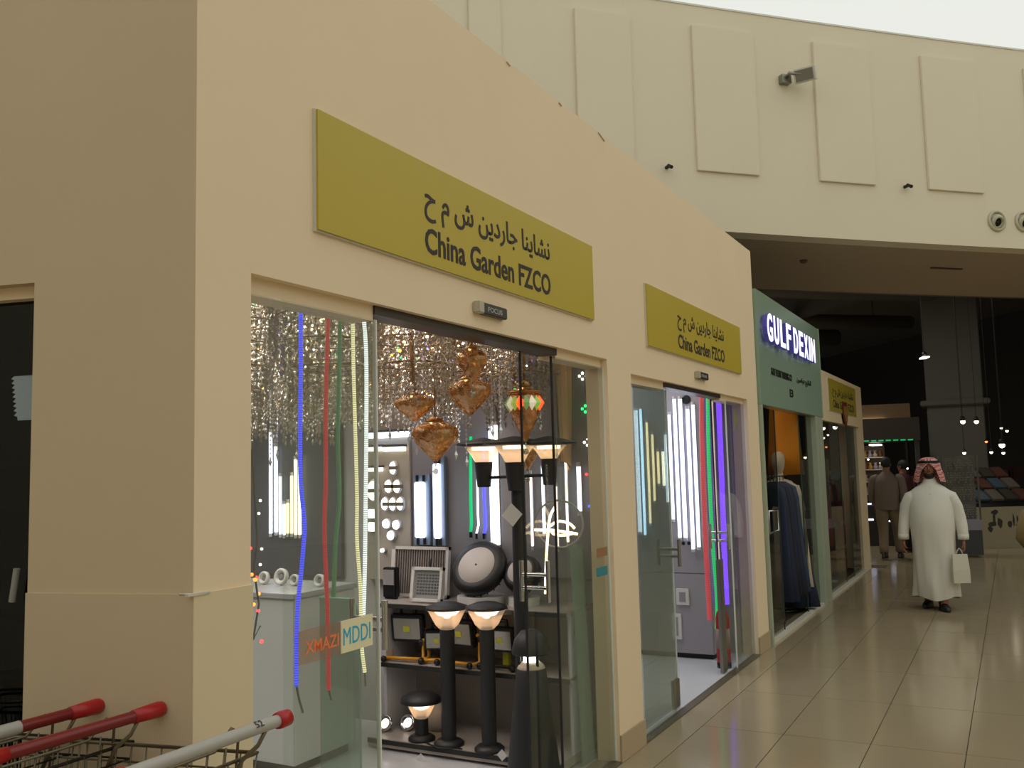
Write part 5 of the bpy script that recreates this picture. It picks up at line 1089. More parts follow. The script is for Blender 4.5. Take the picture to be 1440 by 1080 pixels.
# left kiosk: lit counter with jewellery behind the walking man
la = on(2, 1216, 768, 0); lb = on(2, 1296, 768, 0); ld = (lb - la).normalized(); ln_ = Vector((-ld.y, ld.x, 0)); LW_ = (lb - la).length
if ln_.dot(la - CAMP) < 0: ln_ = -ln_
def lp(u, n, z): return la + ld * u + ln_ * n + Vector((0, 0, z))
def lbx(u0, u1, n0, n1, z0, z1): return MB().hexa([lp(u0, n0, z0), lp(u1, n0, z0), lp(u1, n1, z0), lp(u0, n1, z0)], [lp(u0, n0, z1), lp(u1, n0, z1), lp(u1, n1, z1), lp(u0, n1, z1)])
t = thing('jewellery_kiosk', 'dark jewellery kiosk with a green lit header and lit shelves at left', 'kiosk', tuple(lp(LW_ / 2, .6, 0)))
lbx(-.2, LW_ * .98, 0, .6, 0, .78).build('counter_base', mat('kiosk_dark', (34, 30, 30), .4), t); lbx(-.2, LW_ * .98, 0, .6, .78, .82).build('counter_top', mat('kiosk_glass', (90, 90, 110), .1), t)
KL = mat('kiosk_strip', (225, 228, 255), emit=3.0)
for px0, px1, py in ((1219, 1229, 713), (1220, 1231, 735), (1252, 1262, 737)):
    u0 = (px0 - 1216) / 80 * LW_; u1 = (px1 - 1216) / 80 * LW_; z_ = on(2, 1, 1, 1).z if False else 1.66 - (py - 653) * (la - CAMP).length / FPX * .93
    lbx(u0, u1, -.02, 0, z_, z_ + .03).build('light_strip', KL, t)
lbx(0, LW_ * .6, 1.9, 2.0, .8, 2.0).build('back_wall', mat('kiosk_back', (130, 112, 92), .5, emit=.0), t)
for i in range(4):
    lbx(0, LW_ * .55, 1.6, 1.9, .95 + i * .26, .97 + i * .26).build('shelf', WHITE, t)
    for k in range(5): MB().lathe([(.04, 0), (.05, .05), (.02, .1), (.04, .14)], lp(.1 + k * LW_ * .1, 1.72, .97 + i * .26), n=10).build('goods', mat('kiosk_goods_%d' % ((i + k) % 4), [(190, 150, 60), (180, 170, 200), (200, 190, 180), (130, 80, 50)][(i + k) % 4], .3), t)
for u_ in (-.15, LW_): lbx(u_, u_ + .08, 0, .08, 0, 2.15).build('post', mat('kiosk_post', (40, 44, 36), .5), t)
lbx(-.2, LW_ + .1, -.05, 2.0, 2.05, 2.5).build('header', mat('kiosk_header', (40, 32, 24), .6), t)
GRN = mat('green_led_dash', (20, 170, 100), emit=.7)
for k in range(7): lbx(.1 + k * LW_ * .13, .1 + k * LW_ * .13 + LW_ * .09, -.06, -.05, 2.05, 2.075).build('green_light', GRN, t)
for u_, n_, z_ in ((.5, 1.5, 1.62), (.9, .3, 1.5), (.25, 1.4, 1.7)): MB().ball(lp(u_, n_, z_), .02, 8, 6).build('bulb', TNW, t)
MB().obox(lp(.4, 1.2, 2.0), (.5, .2, .03)).build('canopy_lamp', TNW, t)
t = thing('canopy', 'beige lit canopy above the jewellery kiosk', 'canopy', tuple(lp(.6, 3.5, 2.6))); q = [lp(-.4, 3, 0), lp(1.3, 3, 0), lp(1.3, 4.6, 0), lp(-.4, 4.6, 0)]
MB().hexa([v + Vector((0, 0, 2.62)) for v in q], [v + Vector((0, 0, 2.95)) for v in q]).build('panel', mat('canopy_beige', (120, 96, 66), .6), t); MB().obox(lp(.4, 3.0, 2.6), (.7, .1, .03), Matrix.Rotation(math.atan2(ld.y, ld.x), 3, 'Z')).build('strip_lamp', TNW, t)
for u_ in (-.3, 1.2): MB().cyl(lp(u_, 3.2, 0), lp(u_, 3.2, 2.62), .04).build('post', BLACK, t)
# a further dark stall with reddish goods
sa = on(2, 1384, 742, 0); t = thing('fabric_stall', 'far stall with dim red and purple goods behind the slanted case', 'stall', tuple(sa))
for k in range(7):
    c_ = sa + kd * (k * .5 - 1.3) + kn * .4
    MB().obox((c_.x, c_.y, 1.1 + .1 * (k % 3)), (.44, .3, .35), Matrix.Rotation(math.atan2(kd.y, kd.x), 3, 'Z')).build('bundle', mat('bundle_%d' % (k % 3), [(110, 40, 44), (90, 60, 80), (70, 40, 40)][k % 3], .8), t, bevel=.04)
MB().hexa([sa + kd * -1.6 + kn * .2, sa + kd * 2.4 + kn * .2, sa + kd * 2.4 + kn * .8, sa + kd * -1.6 + kn * .8], [v + Vector((0, 0, .95)) for v in (sa + kd * -1.6 + kn * .2, sa + kd * 2.4 + kn * .2, sa + kd * 2.4 + kn * .8, sa + kd * -1.6 + kn * .8)]).build('table', mat('stall_dark', (44, 38, 34), .6), t)
t = thing('hanging_garment', 'pale yellowish cloth hanging at the right picture edge', 'cloth', tuple(on(2, 1440, 790, 0)))
c_ = hp_(1444, 745, (kb - CAMP).length * .93); MB().loft([[c_ + Vector((.16 * k_ * cos(q), .16 * k_ * sin(q) * (1 + .2 * sin(4 * q)), z_)) for q in [2 * pi * i / 16 for i in range(16)]] for z_, k_ in ((-.3, .4), (-.15, 1), (.1, .8), (.35, .3))]).build('cloth_fold', mat('pale_straw', (150, 130, 90), .8), t); MB().cyl((c_.x, c_.y, 0), (c_.x, c_.y, c_.z), .015).build('pole', BLACK, t)

# ------------------------------------------------------------------ people
def remesh_join(parts, vox, name, m, parent, mats=None):
    """fuse parts (MB or mesh) into one continuous surface"""
    me = bpy.data.meshes.new('tmp'); vs = []; fs = []
    for p_ in parts:
        n = len(vs); vs += [tuple(v) for v in p_[0]]; fs += [[n + i for i in f] for f in p_[1]]
    me.from_pydata(vs, [], fs); me.update(); b = bmesh.new(); b.from_mesh(me); bmesh.ops.recalc_face_normals(b, faces=b.faces); b.to_mesh(me); b.free()
    o = bpy.data.objects.new('tmp', me); COL.objects.link(o); md = o.modifiers.new('r', 'REMESH'); md.mode = 'VOXEL'; md.voxel_size = vox; md.use_smooth_shade = True
    sm_ = o.modifiers.new('s', 'SMOOTH'); sm_.factor = .5; sm_.iterations = 3
    dg = bpy.context.evaluated_depsgraph_get(); dg.update(); me2 = bpy.data.meshes.new_from_object(o.evaluated_get(dg)); me2.name = name
    bpy.data.objects.remove(o); bpy.data.meshes.remove(me)
    me2.materials.clear()
    for x_ in (m if isinstance(m, list) else [m]): me2.materials.append(x_)
    r_ = bpy.data.objects.new(name, me2); COL.objects.link(r_); r_.parent = parent; return r_
def mbpart(mb): return (mb.v, mb.f)
def limb(pts, rs, n=14):
    Q = []; RQ = []
    for i in range(len(pts) - 1):
        for k in range(4):
            u = k / 4; p0, p1, p2, p3 = [Vector(pts[j]) for j in (max(i - 1, 0), i, i + 1, min(i + 2, len(pts) - 1))]
            Q.append(.5 * ((2 * p1) + (p2 - p0) * u + (2 * p0 - 5 * p1 + 4 * p2 - p3) * u * u + (3 * p1 - p0 - 3 * p2 + p3) * u ** 3)); RQ.append(rs[i] + (rs[i + 1] - rs[i]) * u)
    Q.append(Vector(pts[-1])); RQ.append(rs[-1]); mb = MB(); mb.tube(Q, RQ, n); return mbpart(mb)
def ellring(c, a, b, n=28, fx=None):
    return [(c[0] + a * cos(q) * (fx(q) if fx else 1), c[1] + b * sin(q) * (fx(q) if fx else 1), c[2]) for q in [2 * pi * i / n for i in range(n)]]
def hand(wr, d, side, fwd, curl=.6, k=1.0):
    """palm, four unequal bent fingers and a thumb leaving the side of the palm"""
    wr = Vector(wr); d = Vector(d).normalized(); fwd = Vector(fwd).normalized(); nn = d.cross(fwd).normalized() * side; out = []
    mb = MB(); mb.loft([[wr + d * t_ * k + fwd * a_ * cos(q) * k + nn * b_ * sin(q) * k for q in [2 * pi * i / 12 for i in range(12)]] for t_, a_, b_ in ((-.02, .026, .02), (.02, .034, .018), (.06, .042, .017), (.092, .040, .014))]); out.append(mbpart(mb))
    for i, (off, L_, r_) in enumerate(((.030, .072, .0098), (.010, .08, .0102), (-.011, .074, .0098), (-.030, .058, .0088))):
        b0 = wr + d * .075 * k + fwd * off * k; p1 = b0 + d * (.02 + L_ * .35) * k; dd = (d * cos(curl) + nn * -sin(curl)).normalized(); p2 = p1 + dd * L_ * .4 * k; d3 = (d * cos(curl * 2) + nn * -sin(curl * 2)).normalized(); p3 = p2 + d3 * L_ * .32 * k
        out.append(limb([b0, p1, p2, p3], [r_ * k, r_ * k, r_ * .92 * k, r_ * .75 * k], 8))
    t0 = wr + d * .02 * k + fwd * .03 * k; out.append(limb([t0, t0 + (d * .6 + fwd * .7).normalized() * .035 * k, t0 + (d * .9 + fwd * .35 - nn * .2).normalized() * .07 * k, t0 + (d - nn * .4).normalized() * .09 * k], [.013 * k, .013 * k, .011 * k, .009 * k], 8))
    return out
def head_parts(c, s=1.0, pitch=0):
    """head facing +Y in local space: cranium, jaw, nose, brow, lips, ears"""
    c = Vector(c); M = Matrix.Rotation(pitch, 3, 'X'); out = []
    def T_(v): return c + M @ (Vector(v) * s)
    def bl(p, r, sc): mb = MB(); mb.ball((0, 0, 0), r, 16, 10, sc); return ([T_(Vector(v) + Vector(p)) for v in mb.v], mb.f)
    out.append(bl((0, -.012, .03), .1, (.78, .98, .92))); out.append(bl((0, .018, -.045), .075, (.82, .9, 1.0))); out.append(bl((0, .055, -.09), .035, (1, .8, .7)))
    out.append(([T_(v) for v in ((-.011, .088, .028), (.011, .088, .028), (.02, .086, -.022), (-.02, .086, -.022), (0, .118, -.018), (0, .096, .03))], [(0, 1, 5), (1, 2, 4, 5), (0, 5, 4, 3), (2, 3, 4), (0, 3, 2, 1)]))
    out.append(bl((0, .082, .036), .03, (1.5, .35, .3))); out.append(bl((0, .086, -.052), .018, (1.4, .5, .35))); out.append(bl((0, .084, -.062), .017, (1.2, .5, .4)))
    for sg in (-1, 1): out.append(bl((sg * .08, -.01, -.005), .03, (.3, .7, 1.05))); out.append(bl((sg * .04, .068, -.012), .022, (1, .7, .8)))
    return out, T_
# --- the man in the white robe; local +Y is where he faces
mp = on(2, 1319, 856, 0)
face = (CAMP - mp); face.z = 0; rz = math.atan2(face.y, face.x) - pi / 2
man = thing('person', 'person in a white ankle length robe and red white headcloth walking with a paper bag', 'person', tuple(mp), None, rz)
SKIN = mat('brown_skin', (150, 94, 68), .6); ROBE = mat('white_robe_cloth', (216, 212, 200), .8, noise=.03, nscale=6, bump=.1, bscale=30); SHOE = mat('black_shoe', (20, 18, 18), .4)
# local x: +x is his right seen from behind... facing +Y with z up, +x is his right hand side (image left)
parts = []
mb = MB(); mb.loft([ellring((0, 0, z), a_, b_, 20) for z, a_, b_ in ((.84, .14, .11), (.92, .175, .13), (1.0, .18, .15), (1.1, .18, .155), (1.2, .185, .14), (1.30, .17, .11), (1.37, .12, .085), (1.45, .08, .07), (1.52, .055, .06), (1.58, .055, .06))]); parts.append(mbpart(mb))
hp, T_ = head_parts((0, .015, 1.62), .95); parts += hp
for sg, ft in ((1, (.10, -.12, .07)), (-1, (-.07, .14, .06))):
    parts.append(limb([(sg * .09, 0, .9), (sg * .1, .02 + ft[1] * .3, .48), (ft[0], ft[1] - .02, .1), (ft[0], ft[1], ft[2])], [.095, .062, .04, .04]))
arms = {}
for sg in (1, -1):
    sh_ = (sg * .16, 0, 1.29); el = (sg * .28, -.02, 1.07); wr = (sg * .315, .05 if sg > 0 else .03, .80); parts.append(limb([sh_, el, wr], [.058, .042, .028])); parts += hand(wr, (0, .08 * 1, -1), sg, (0, 1, 0), .55 if sg > 0 else 1.15); arms[sg] = wr
remesh_join(parts, .006, 'body', SKIN, man)
for sg, ft in ((1, (.10, -.12, 0)), (-1, (-.07, .14, 0))):
    an = sg * -.25
    def sp(u, v, z, ft=ft, an=an): return (ft[0] + u * cos(an) - v * sin(an), ft[1] + u * sin(an) + v * cos(an), z)
    MB().loft([[sp(k_ * .05 * cos(q), -.02 + y_ * 1 + .15 * k2 * sin(q), z_) for q in [2 * pi * i / 20 for i in range(20)]] for z_, k_, k2, y_ in ((0, 1.0, 1.0, .03), (.03, 1.02, 1.02, .03), (.055, .92, .9, .02), (.075, .8, .5, -.05), (.13, .85, .38, -.075))]).build('shoe', SHOE, man, local=True)
def folds(z, q): 
    k = max(0, (1.05 - z) / 1.0)
    return 1 + k * (.07 * sin(4 * q + 1 + z * 6) + .055 * sin(9 * q + z * 5) + .02 * sin(14 * q - z * 3)) + .006 * sin(23 * q + 40 * z)
n = 72; rob = MB(); rings = []
for z, a_, b_, cx_, cy_ in ((.135, .235, .20, 0, .0), (.15, .238, .205, 0, 0), (.32, .235, .20, .0, .01), (.5, .232, .195, 0, .02), (.7, .232, .20, 0, .02), (.86, .235, .205, 0, .02), (.96, .24, .21, 0, .02), (1.06, .24, .205, 0, .02), (1.16, .24, .19, 0, .01), (1.25, .24, .165, 0, .005), (1.31, .235, .145, 0, 0), (1.36, .21, .125, 0, 0), (1.40, .16, .105, 0, 0), (1.44, .10, .085, 0, 0), (1.47, .075, .075, 0, 0), (1.50, .066, .07, 0, .0)):
    rings.append([(cx_ + a_ * cos(q) * folds(z, q), cy_ + b_ * sin(q) * folds(z, q), z + (.02 * sin(3 * q) if z < .2 else 0)) for q in [2 * pi * i / n for i in range(n)]])
rob.loft(rings, caps=False)
robe = rob.build('robe', ROBE, man, local=True)
for sg in (1, -1):
    wr = Vector(arms[sg]); rings = []; pts = [Vector((sg * .13, 0, 1.315)), Vector((sg * .205, 0, 1.275)), Vector((sg * .255, -.01, 1.18)), Vector((sg * .285, -.015, 1.06)), Vector((sg * .303, .01, .96)), wr + Vector((0, -.0, .05)), wr + Vector((0, 0, -.0))]; rs = [.075, .088, .08, .07, .064, .058, .056]
    for j, (p_, r_) in enumerate(zip(pts, rs)):
        d = (pts[min(j + 1, 6)] - pts[max(j - 1, 0)]).normalized(); a1 = Vector((0, 1, 0)); b1 = d.cross(a1).normalized(); a1 = b1.cross(d)
        rings.append([p_ + (a1 * cos(q) + b1 * sin(q)) * r_ * (1 + .04 * sin(3 * q + j * 1.7)) for q in [2 * pi * i / 24 for i in range(24)]])
    MB().loft(rings).build('sleeve', ROBE, man, local=True)
    p_ = wr + Vector((0, 0, .03)); MB().lathe([(.059, -.03), (.060, .03)], p_, n=24).build('cuff', ROBE, man, local=True)
MB().lathe([(.062, 1.485), (.064, 1.525), (.058, 1.525)], n=24).build('collar', ROBE, man, local=True)
MB().box(-.018, .018, .10, .185, 1.02, 1.03).build('placket_end', ROBE, man, local=True) if False else None
for k in range(4): MB().ball((0, .135 + .014 * k, 1.40 - k * .07), .006, 8, 6).build('button', WHITE, man, local=True)
0 and MB().hexa([(-.14, .165, 1.17), (-.05, .18, 1.17), (-.05, .186, 1.17), (-.14, .171, 1.17)], [(-.14, .15, 1.27), (-.05, .165, 1.27), (-.05, .172, 1.27), (-.14, .157, 1.27)]).build('chest_pocket', ROBE, man, local=True)
HAIR = mat('dark_hair', (22, 17, 15), .7)
def hd(nm, p_, r_, sc, m): mb = MB(); mb.ball((0, 0, 0), r_, 16, 10, sc); mb.v = [tuple(T_(Vector(v) + Vector(p_))) for v in mb.v]; return mb.build(nm, m, man, local=True)
hd('beard', (0, .045, -.085), .055, (1.1, .85, .85), HAIR); hd('moustache', (0, .09, -.043), .02, (1.3, .35, .3), HAIR)
for sg in (-1, 1):
    hd('eye', (sg * .032, .082, .012), .010, (1.2, .6, .7), mat('eye_white', (200, 195, 188), .3)); hd('iris', (sg * .032, .0875, .012), .005, (1, .5, 1), HAIR); hd('eyebrow', (sg * .032, .09, .035), .018, (1, .3, .2), HAIR)
# chequered headcloth
HCm = bpy.data.materials.new('red_white_chequered_headcloth'); HCm.use_nodes = True; nt = HCm.node_tree; bs = nt.nodes['Principled BSDF']; bs.inputs['Roughness'].default_value = .85
tc = nt.nodes.new('ShaderNodeTexCoord'); ck = nt.nodes.new('ShaderNodeTexChecker'); ck.inputs['Scale'].default_value = 60; ck.inputs[1].default_value = lin((178, 54, 56)); ck.inputs[2].default_value = lin((206, 176, 168)); nt.links.new(tc.outputs['Object'], ck.inputs[0]); nt.links.new(ck.outputs[0], bs.inputs['Base Color'])
hc = Vector((0, .0, 1.62)); HK = 1.1; rings = []; n = 40
for z, a_, b_, g in ((.128, .02, .02, 0), (.122, .06, .07, 0), (.10, .088, .105, 0), (.06, .102, .118, 0), (.03, .108, .118, .25), (-.02, .125, .125, .5), (-.07, .138, .13, .62), (-.12, .145, .135, .7), (-.155, .15, .14, .75)):
    r_ = []
    for i in range(n):
        q = pi / 2 + g * 1.15 + (2 * pi - 2 * g * 1.15) * i / (n - 1); f_ = 1 + (.05 * sin(7 * q) + .03 * sin(13 * q)) * (1 if g else .2)
        r_.append(hc + Vector((a_ * HK * cos(q) * f_, b_ * HK * sin(q) * f_ - .005, z * 1.02)))
    rings.append(r_)
mb = MB(); mb.loft(rings, caps=False, closed=False); mb.loft([[v + (v - hc) * -.06 for v in r_] for r_ in rings], caps=False, closed=False); mb.build('headcloth', HCm, man, local=True)
MB().loft([[hc + Vector((sg_ * (.10 + .05 * u) + .02 * cos(q), .03 + .028 * sin(q), .05 - u * .2)) for q in [2 * pi * i / 10 for i in range(10)]] for sg_ in (1,) for u in (0, .3, .6, 1)]).build('headcloth_fold', HCm, man, local=True)
MB().loft([[hc + Vector((-(.10 + .04 * u) + .025 * cos(q), .02 + .03 * sin(q), .06 - u * .2)) for q in [2 * pi * i / 10 for i in range(10)]] for u in (0, .3, .6, 1)]).build('headcloth_fold', HCm, man, local=True)
for k in range(2): MB().tube([hc + Vector((.112 * cos(q), .128 * sin(q) - .002, .07 + k * .014)) for q in [2 * pi * i / 30 for i in range(30)]], .008, 6, True).build('head_cord', BLACK, man, local=True)
# paper bag in his left hand (-x side, image right)
bag = thing('paper_bag', 'white paper carrier bag held in the left hand of the person in white', 'bag', tuple(mp + Matrix.Rotation(rz, 3, 'Z') @ Vector((-.31, .06, .46))), None, rz)
PB = mat('white_paper', (205, 200, 182), .7)
def bp(u, v, z, tw=.35): return (u * cos(tw) - v * sin(tw) + .02, u * sin(tw) + v * cos(tw), z)
mb = MB(); mb.loft([[bp(x_, y_, z_) for x_, y_ in ((-w2, -d2), (w2, -d2), (w2 + .0, 0), (w2, d2), (-w2, d2), (-w2, 0))] for z_, w2, d2 in ((-.05, .135, .05), (.10, .135, .045), (.26, .12, .02), (.275, .12, .018))], smooth=False); mb.build('paper_sack', PB, bag, local=True)
for yy in (-.012, .012): MB().tube([bp(-.06, yy, .26), bp(-.03, yy, .32), bp(0.0, 0, .345), bp(.03, yy, .32), bp(.06, yy, .26)], .005, 6).build('handle', PB, bag, local=True)
bag.scale = (.66, .8, .95); bag.location = mp + Matrix.Rotation(rz, 3, 'Z') @ Vector((-.265, .17, .36)); man.scale = (.97, .97, .965)
# --- the walking man in grey brown, seen from behind
wp = on(2, 1254, 786, 0); rz2 = math.atan2((wp - CAMP).y, (wp - CAMP).x) - pi / 2 - .25
m2 = thing('person', 'person in grey brown shirt and khaki trousers walking away, seen from behind', 'person', tuple(wp), None, rz2)
SK2 = mat('tan_skin', (120, 80, 60), .6); SHI = mat('grey_brown_shirt', (104, 92, 84), .8, noise=.05, nscale=4); TRO = mat('khaki_trousers', (112, 98, 78), .8)
parts = []; mb = MB(); mb.loft([ellring((0, 0, z), a_, b_, 20) for z, a_, b_ in ((.86, .13, .1), (.95, .16, .11), (1.1, .15, .1), (1.3, .18, .11), (1.40, .15, .09), (1.45, .07, .06), (1.55, .052, .055))]); parts.append(mbpart(mb))
hp2, T2_ = head_parts((0, .01, 1.60), .95, 0); parts += hp2
feet = ((.09, .22, .06), (-.05, -.25, .09))
for sg, ft in ((1, feet[0]), (-1, feet[1])): parts.append(limb([(sg * .09, 0, .88), (sg * .09, ft[1] * .45 + .05, .48), (ft[0], ft[1], .1), ft], [.09, .06, .04, .04]))
for sg, wy in ((1, -.12), (-1, .15)): parts.append(limb([(sg * .19, 0, 1.37), (sg * .26, wy * .2, 1.1), (sg * .26, wy, .9)], [.05, .038, .026])); parts += hand((sg * .26, wy, .9), (0, wy * .6, -1), sg, (0, 1, 0), .5)
remesh_join(parts, .007, 'body', SK2, m2)
mb = MB(); n = 40; mb.loft([[(a_ * cos(q) * (1 + .02 * sin(6 * q)), b_ * sin(q) * (1 + .02 * sin(6 * q)), z) for q in [2 * pi * i / n for i in range(n)]] for z, a_, b_ in ((.83, .215, .16), (.95, .215, .16), (1.1, .21, .15), (1.3, .22, .14), (1.38, .19, .12), (1.44, .1, .08), (1.48, .065, .065))], caps=False); mb.build('shirt', SHI, m2, local=True)
for sg, wy in ((1, -.12), (-1, .15)):
    v, f_ = limb([(sg * .15, 0, 1.36), (sg * .22, 0, 1.33), (sg * .265, wy * .15, 1.12), (sg * .268, wy * .7, .98)], [.075, .078, .062, .055], 18); mb = MB(); mb.add(v, f_, True); mb.build('shirt_sleeve', SHI, m2, local=True)
for sg, ft in ((1, feet[0]), (-1, feet[1])):
    v, f_ = limb([(sg * .085, 0, .9), (sg * .095, ft[1] * .2, .7), (sg * .09, ft[1] * .45 + .05, .48), (ft[0], ft[1], .12)], [.115, .105, .082, .07], 20); mb = MB(); mb.add(v, f_, True); mb.build('trouser_leg', TRO, m2, local=True)
    MB().loft([[(ft[0] + .045 * k_ * cos(q), ft[1] + .04 + .14 * k2 * sin(q) + y_, z_ + (ft[2] - .06)) for q in [2 * pi * i / 16 for i in range(16)]] for z_, k_, k2, y_ in ((0, 1, 1, 0), (.03, 1, 1, 0), (.06, .9, .85, -.01), (.1, .8, .4, -.05))]).build('shoe', SHOE, m2, local=True)
mb = MB(); mb.ball((0, 0, 0), .105, 18, 12, (.86, 1.02, .98)); mb.v = [tuple(T2_(Vector(v) + Vector((0, -.02, .038)))) for v in mb.v]; mb.build('hair', HAIR, m2, local=True)
# --- a partly hidden figure in dark maroon further back
w3 = on(2, 1277, 776, 0); m3_ = thing('person', 'person in dark maroon clothes standing at the kiosk, half hidden behind the walker', 'person', tuple(w3), None, rz2 + 1.2)
parts = []; mb = MB(); mb.loft([ellring((0, 0, z), a_, b_, 20) for z, a_, b_ in ((.86, .13, .1), (.95, .16, .11), (1.1, .15, .1), (1.3, .17, .11), (1.38, .14, .09), (1.43, .07, .06), (1.5, .05, .05))]); parts.append(mbpart(mb)); hp3, T3_ = head_parts((0, .01, 1.55), .92); parts += hp3
for sg in (1, -1): parts.append(limb([(sg * .09, 0, .88), (sg * .1, .02, .48), (sg * .1, 0, .1), (sg * .1, .02, .06)], [.09, .06, .04, .04])); parts.append(limb([(sg * .18, 0, 1.34), (sg * .22, .03, 1.08), (sg * .16, .2, .98)], [.048, .036, .026])); parts += hand((sg * .16, .2, .98), (0, 1, -.2), sg, (-sg, 0, .2), .5)
remesh_join(parts, .008, 'body', SK2, m3_)
MAR = mat('maroon_cloth', (72, 36, 38), .8); DKT = mat('dark_trousers', (30, 28, 30), .8)
mb = MB(); mb.loft([ellring((0, 0, z), a_, b_, 30) for z, a_, b_ in ((.8, .2, .15), (1.0, .2, .15), (1.3, .21, .14), (1.37, .17, .11), (1.43, .08, .07))], caps=False); mb.build('shirt', MAR, m3_, local=True)
for sg in (1, -1):
    v, f_ = limb([(sg * .15, 0, 1.34), (sg * .22, .01, 1.2), (sg * .225, .03, 1.08), (sg * .19, .12, 1.03)], [.07, .062, .055, .05], 16); mb = MB(); mb.add(v, f_, True); mb.build('shirt_sleeve', MAR, m3_, local=True)
    v, f_ = limb([(sg * .085, 0, .9), (sg * .1, .02, .48), (sg * .1, 0, .08)], [.11, .08, .065], 18); mb = MB(); mb.add(v, f_, True); mb.build('trouser_leg', DKT, m3_, local=True)
    MB().loft([[(sg * .1 + .045 * k_ * cos(q), .04 + .13 * k2 * sin(q), z_) for q in [2 * pi * i / 16 for i in range(16)]] for z_, k_, k2 in ((0, 1, 1), (.03, 1, 1), (.06, .9, .8), (.09, .8, .4))]).build('shoe', SHOE, m3_, local=True)
mb = MB(); mb.ball((0, 0, 0), .102, 16, 10, (.86, 1.02, .98)); mb.v = [tuple(T3_(Vector(v) + Vector((0, -.02, .038)))) for v in mb.v]; mb.build('hair', HAIR, m3_, local=True)

# ------------------------------------------------------------------ shopping trolleys
WIRE = mat('dull_zinc_wire', (122, 112, 92), .4, .7); WIRED = mat('dark_wire', (46, 42, 36), .5, .4); REDP = mat('red_handle_plastic', (170, 24, 26), .35); REDT = mat('worn_red_handle', (120, 26, 26), .3); WHP = mat('white_handle_sleeve', (172, 168, 160), .35)
def trolley(xr, y_, wd, zh, label, kind):
    """handle along X at (xr-wd..xr, y_), basket runs to +Y, slightly tapering"""
    t = thing('shopping_trolley', label, 'shopping trolley', (xr - wd / 2, y_ + .4, 0), 'nested shopping trolleys')
    xl = xr - wd; r = .016
    if kind == 'white':
        MB().cyl((xl + .02, y_, zh), (xr - .03, y_, zh), r, n=18).build('handle', WHP, t)
    elif kind == 'red':
        MB().cyl((xl + .02, y_, zh), (xr - .03, y_, zh), r, n=18).build('handle', REDT, t)
    else:
        MB().cyl((xl + .02, y_, zh), (xr - .25, y_, zh), r * 1.1, n=18).build('white_sleeve', WHP, t)
        MB().cyl((xr - .25, y_, zh), (xr - .03, y_, zh), r, n=18).build('handle', REDT, t)
    for x0_, x1_, e in ((xr - .10, xr, 1), (xl, xl + .1, -1)):
        mb = MB(); q = [x0_, x1_] if e > 0 else [x1_, x0_]
        mb.lathe([(r * 1.12, 0), (r * 1.3, .05), (r * 1.36, .085), (r * 1.2, .098), (r * .6, .104)], (q[0], y_, zh), Matrix(((0, 0, e), (0, 1, 0), (-e, 0, 0))), 20); 
        if kind == 'white': mb = MB(); mb.lathe([(r * 1.3, .06), (r * 1.42, .075), (r * 1.36, .10), (r * .6, .108)], (q[0], y_, zh), Matrix(((0, 0, e), (0, 1, 0), (-e, 0, 0))), 20)
        mb.build('end_cap', REDP, t)
        # bracket down to the basket rim
        xx = (q[0] + q[1]) / 2 - e * .03
        MB().tube([(xx, y_, zh - .01), (xx - e * .015, y_ + .015, zh - .05), (xx - e * .035, y_ + .05, zh - .085), (xx - e * .04, y_ + .09, zh - .16)], .006, 6).build('bracket_wire', WIRE, t)
    rz_ = zh - .085; L_ = .82; xa, xb2 = xl + .05, xr - .05; fa, fb = xl + .11, xr - .22
    def rim(z, k=0, ins=0): 
        return [(xa + ins, y_ + .06 + k, z), (xb2 - ins, y_ + .06 + k, z), (fb - ins, y_ + L_ - k * 1.4, z), (fa + ins, y_ + L_ - k * 1.4, z)]
    mb = MB(); mb.tube(rim(rz_), .0055, 6, True); mb.tube(rim(rz_ - .045, .004, .004), .003, 5, True); mb.build('basket_rim', WIRE if kind == 'white' else WIRED, t)
    wires = MB(); top = rim(rz_); bot = rim(rz_ - .42, .05, .04)
    for a0, a1 in ((0, 1), (1, 2), (2, 3), (3, 0)):
        n_ = 9 if a0 % 2 == 0 else 16
        for k in range(n_):
            u = k / n_; p = Vector(top[a0]).lerp(Vector(top[a1]), u); q = Vector(bot[a0]).lerp(Vector(bot[a1]), u); wires.tube([p, q], .0022, 4)
    for z, k, i_ in ((rz_ - .13, .012, .012), (rz_ - .22, .022, .02), (rz_ - .32, .036, .03), (rz_ - .42, .05, .04)): wires.tube(rim(z, k, i_), .003, 4, True)
    for k in range(8):
        u = (k + .5) / 8; wires.tube([Vector(bot[0]).lerp(Vector(bot[1]), u), Vector(bot[3]).lerp(Vector(bot[2]), u)], .0022, 4)
    wires.build('basket_wires', WIRE, t)
    ym = y_ + .12                                  # fold down child seat
    mb = MB(); mb.tube([(xa + .03, ym, rz_ - .2), (xa + .03, ym - .02, rz_ + .0), (xa + .06, ym - .03, rz_ + .03), (xb2 - .12, ym - .03, rz_ + .03), (xb2 - .06, ym - .028, rz_ + .075), (xb2 - .035, ym - .028, rz_ + .06), (xb2 - .03, ym, rz_ - .2)], .004, 5)
    for k in range(6): x_ = xa + .06 + k * (xb2 - xa - .14) / 5; mb.tube([(x_, ym, rz_ - .2), (x_, ym - .03, rz_ + .03)], .0025, 4)
    mb.build('child_seat', WIRE, t)
    mb = MB()
    for x_, xf in ((xa + .02, fa), (xb2 - .02, fb)): mb.tube([(x_, y_ + .1, rz_ - .1), (x_, y_ + .06, .5), (x_, y_ + .1, .17), (xf, y_ + L_ - .12, .17), (xf, y_ + L_ - .16, rz_ - .42)], .011, 8)
    mb.tube([(xa + .02, y_ + .1, .17), (xb2 - .02, y_ + .1, .17)], .011, 8); mb.build('chassis', WIRE, t)
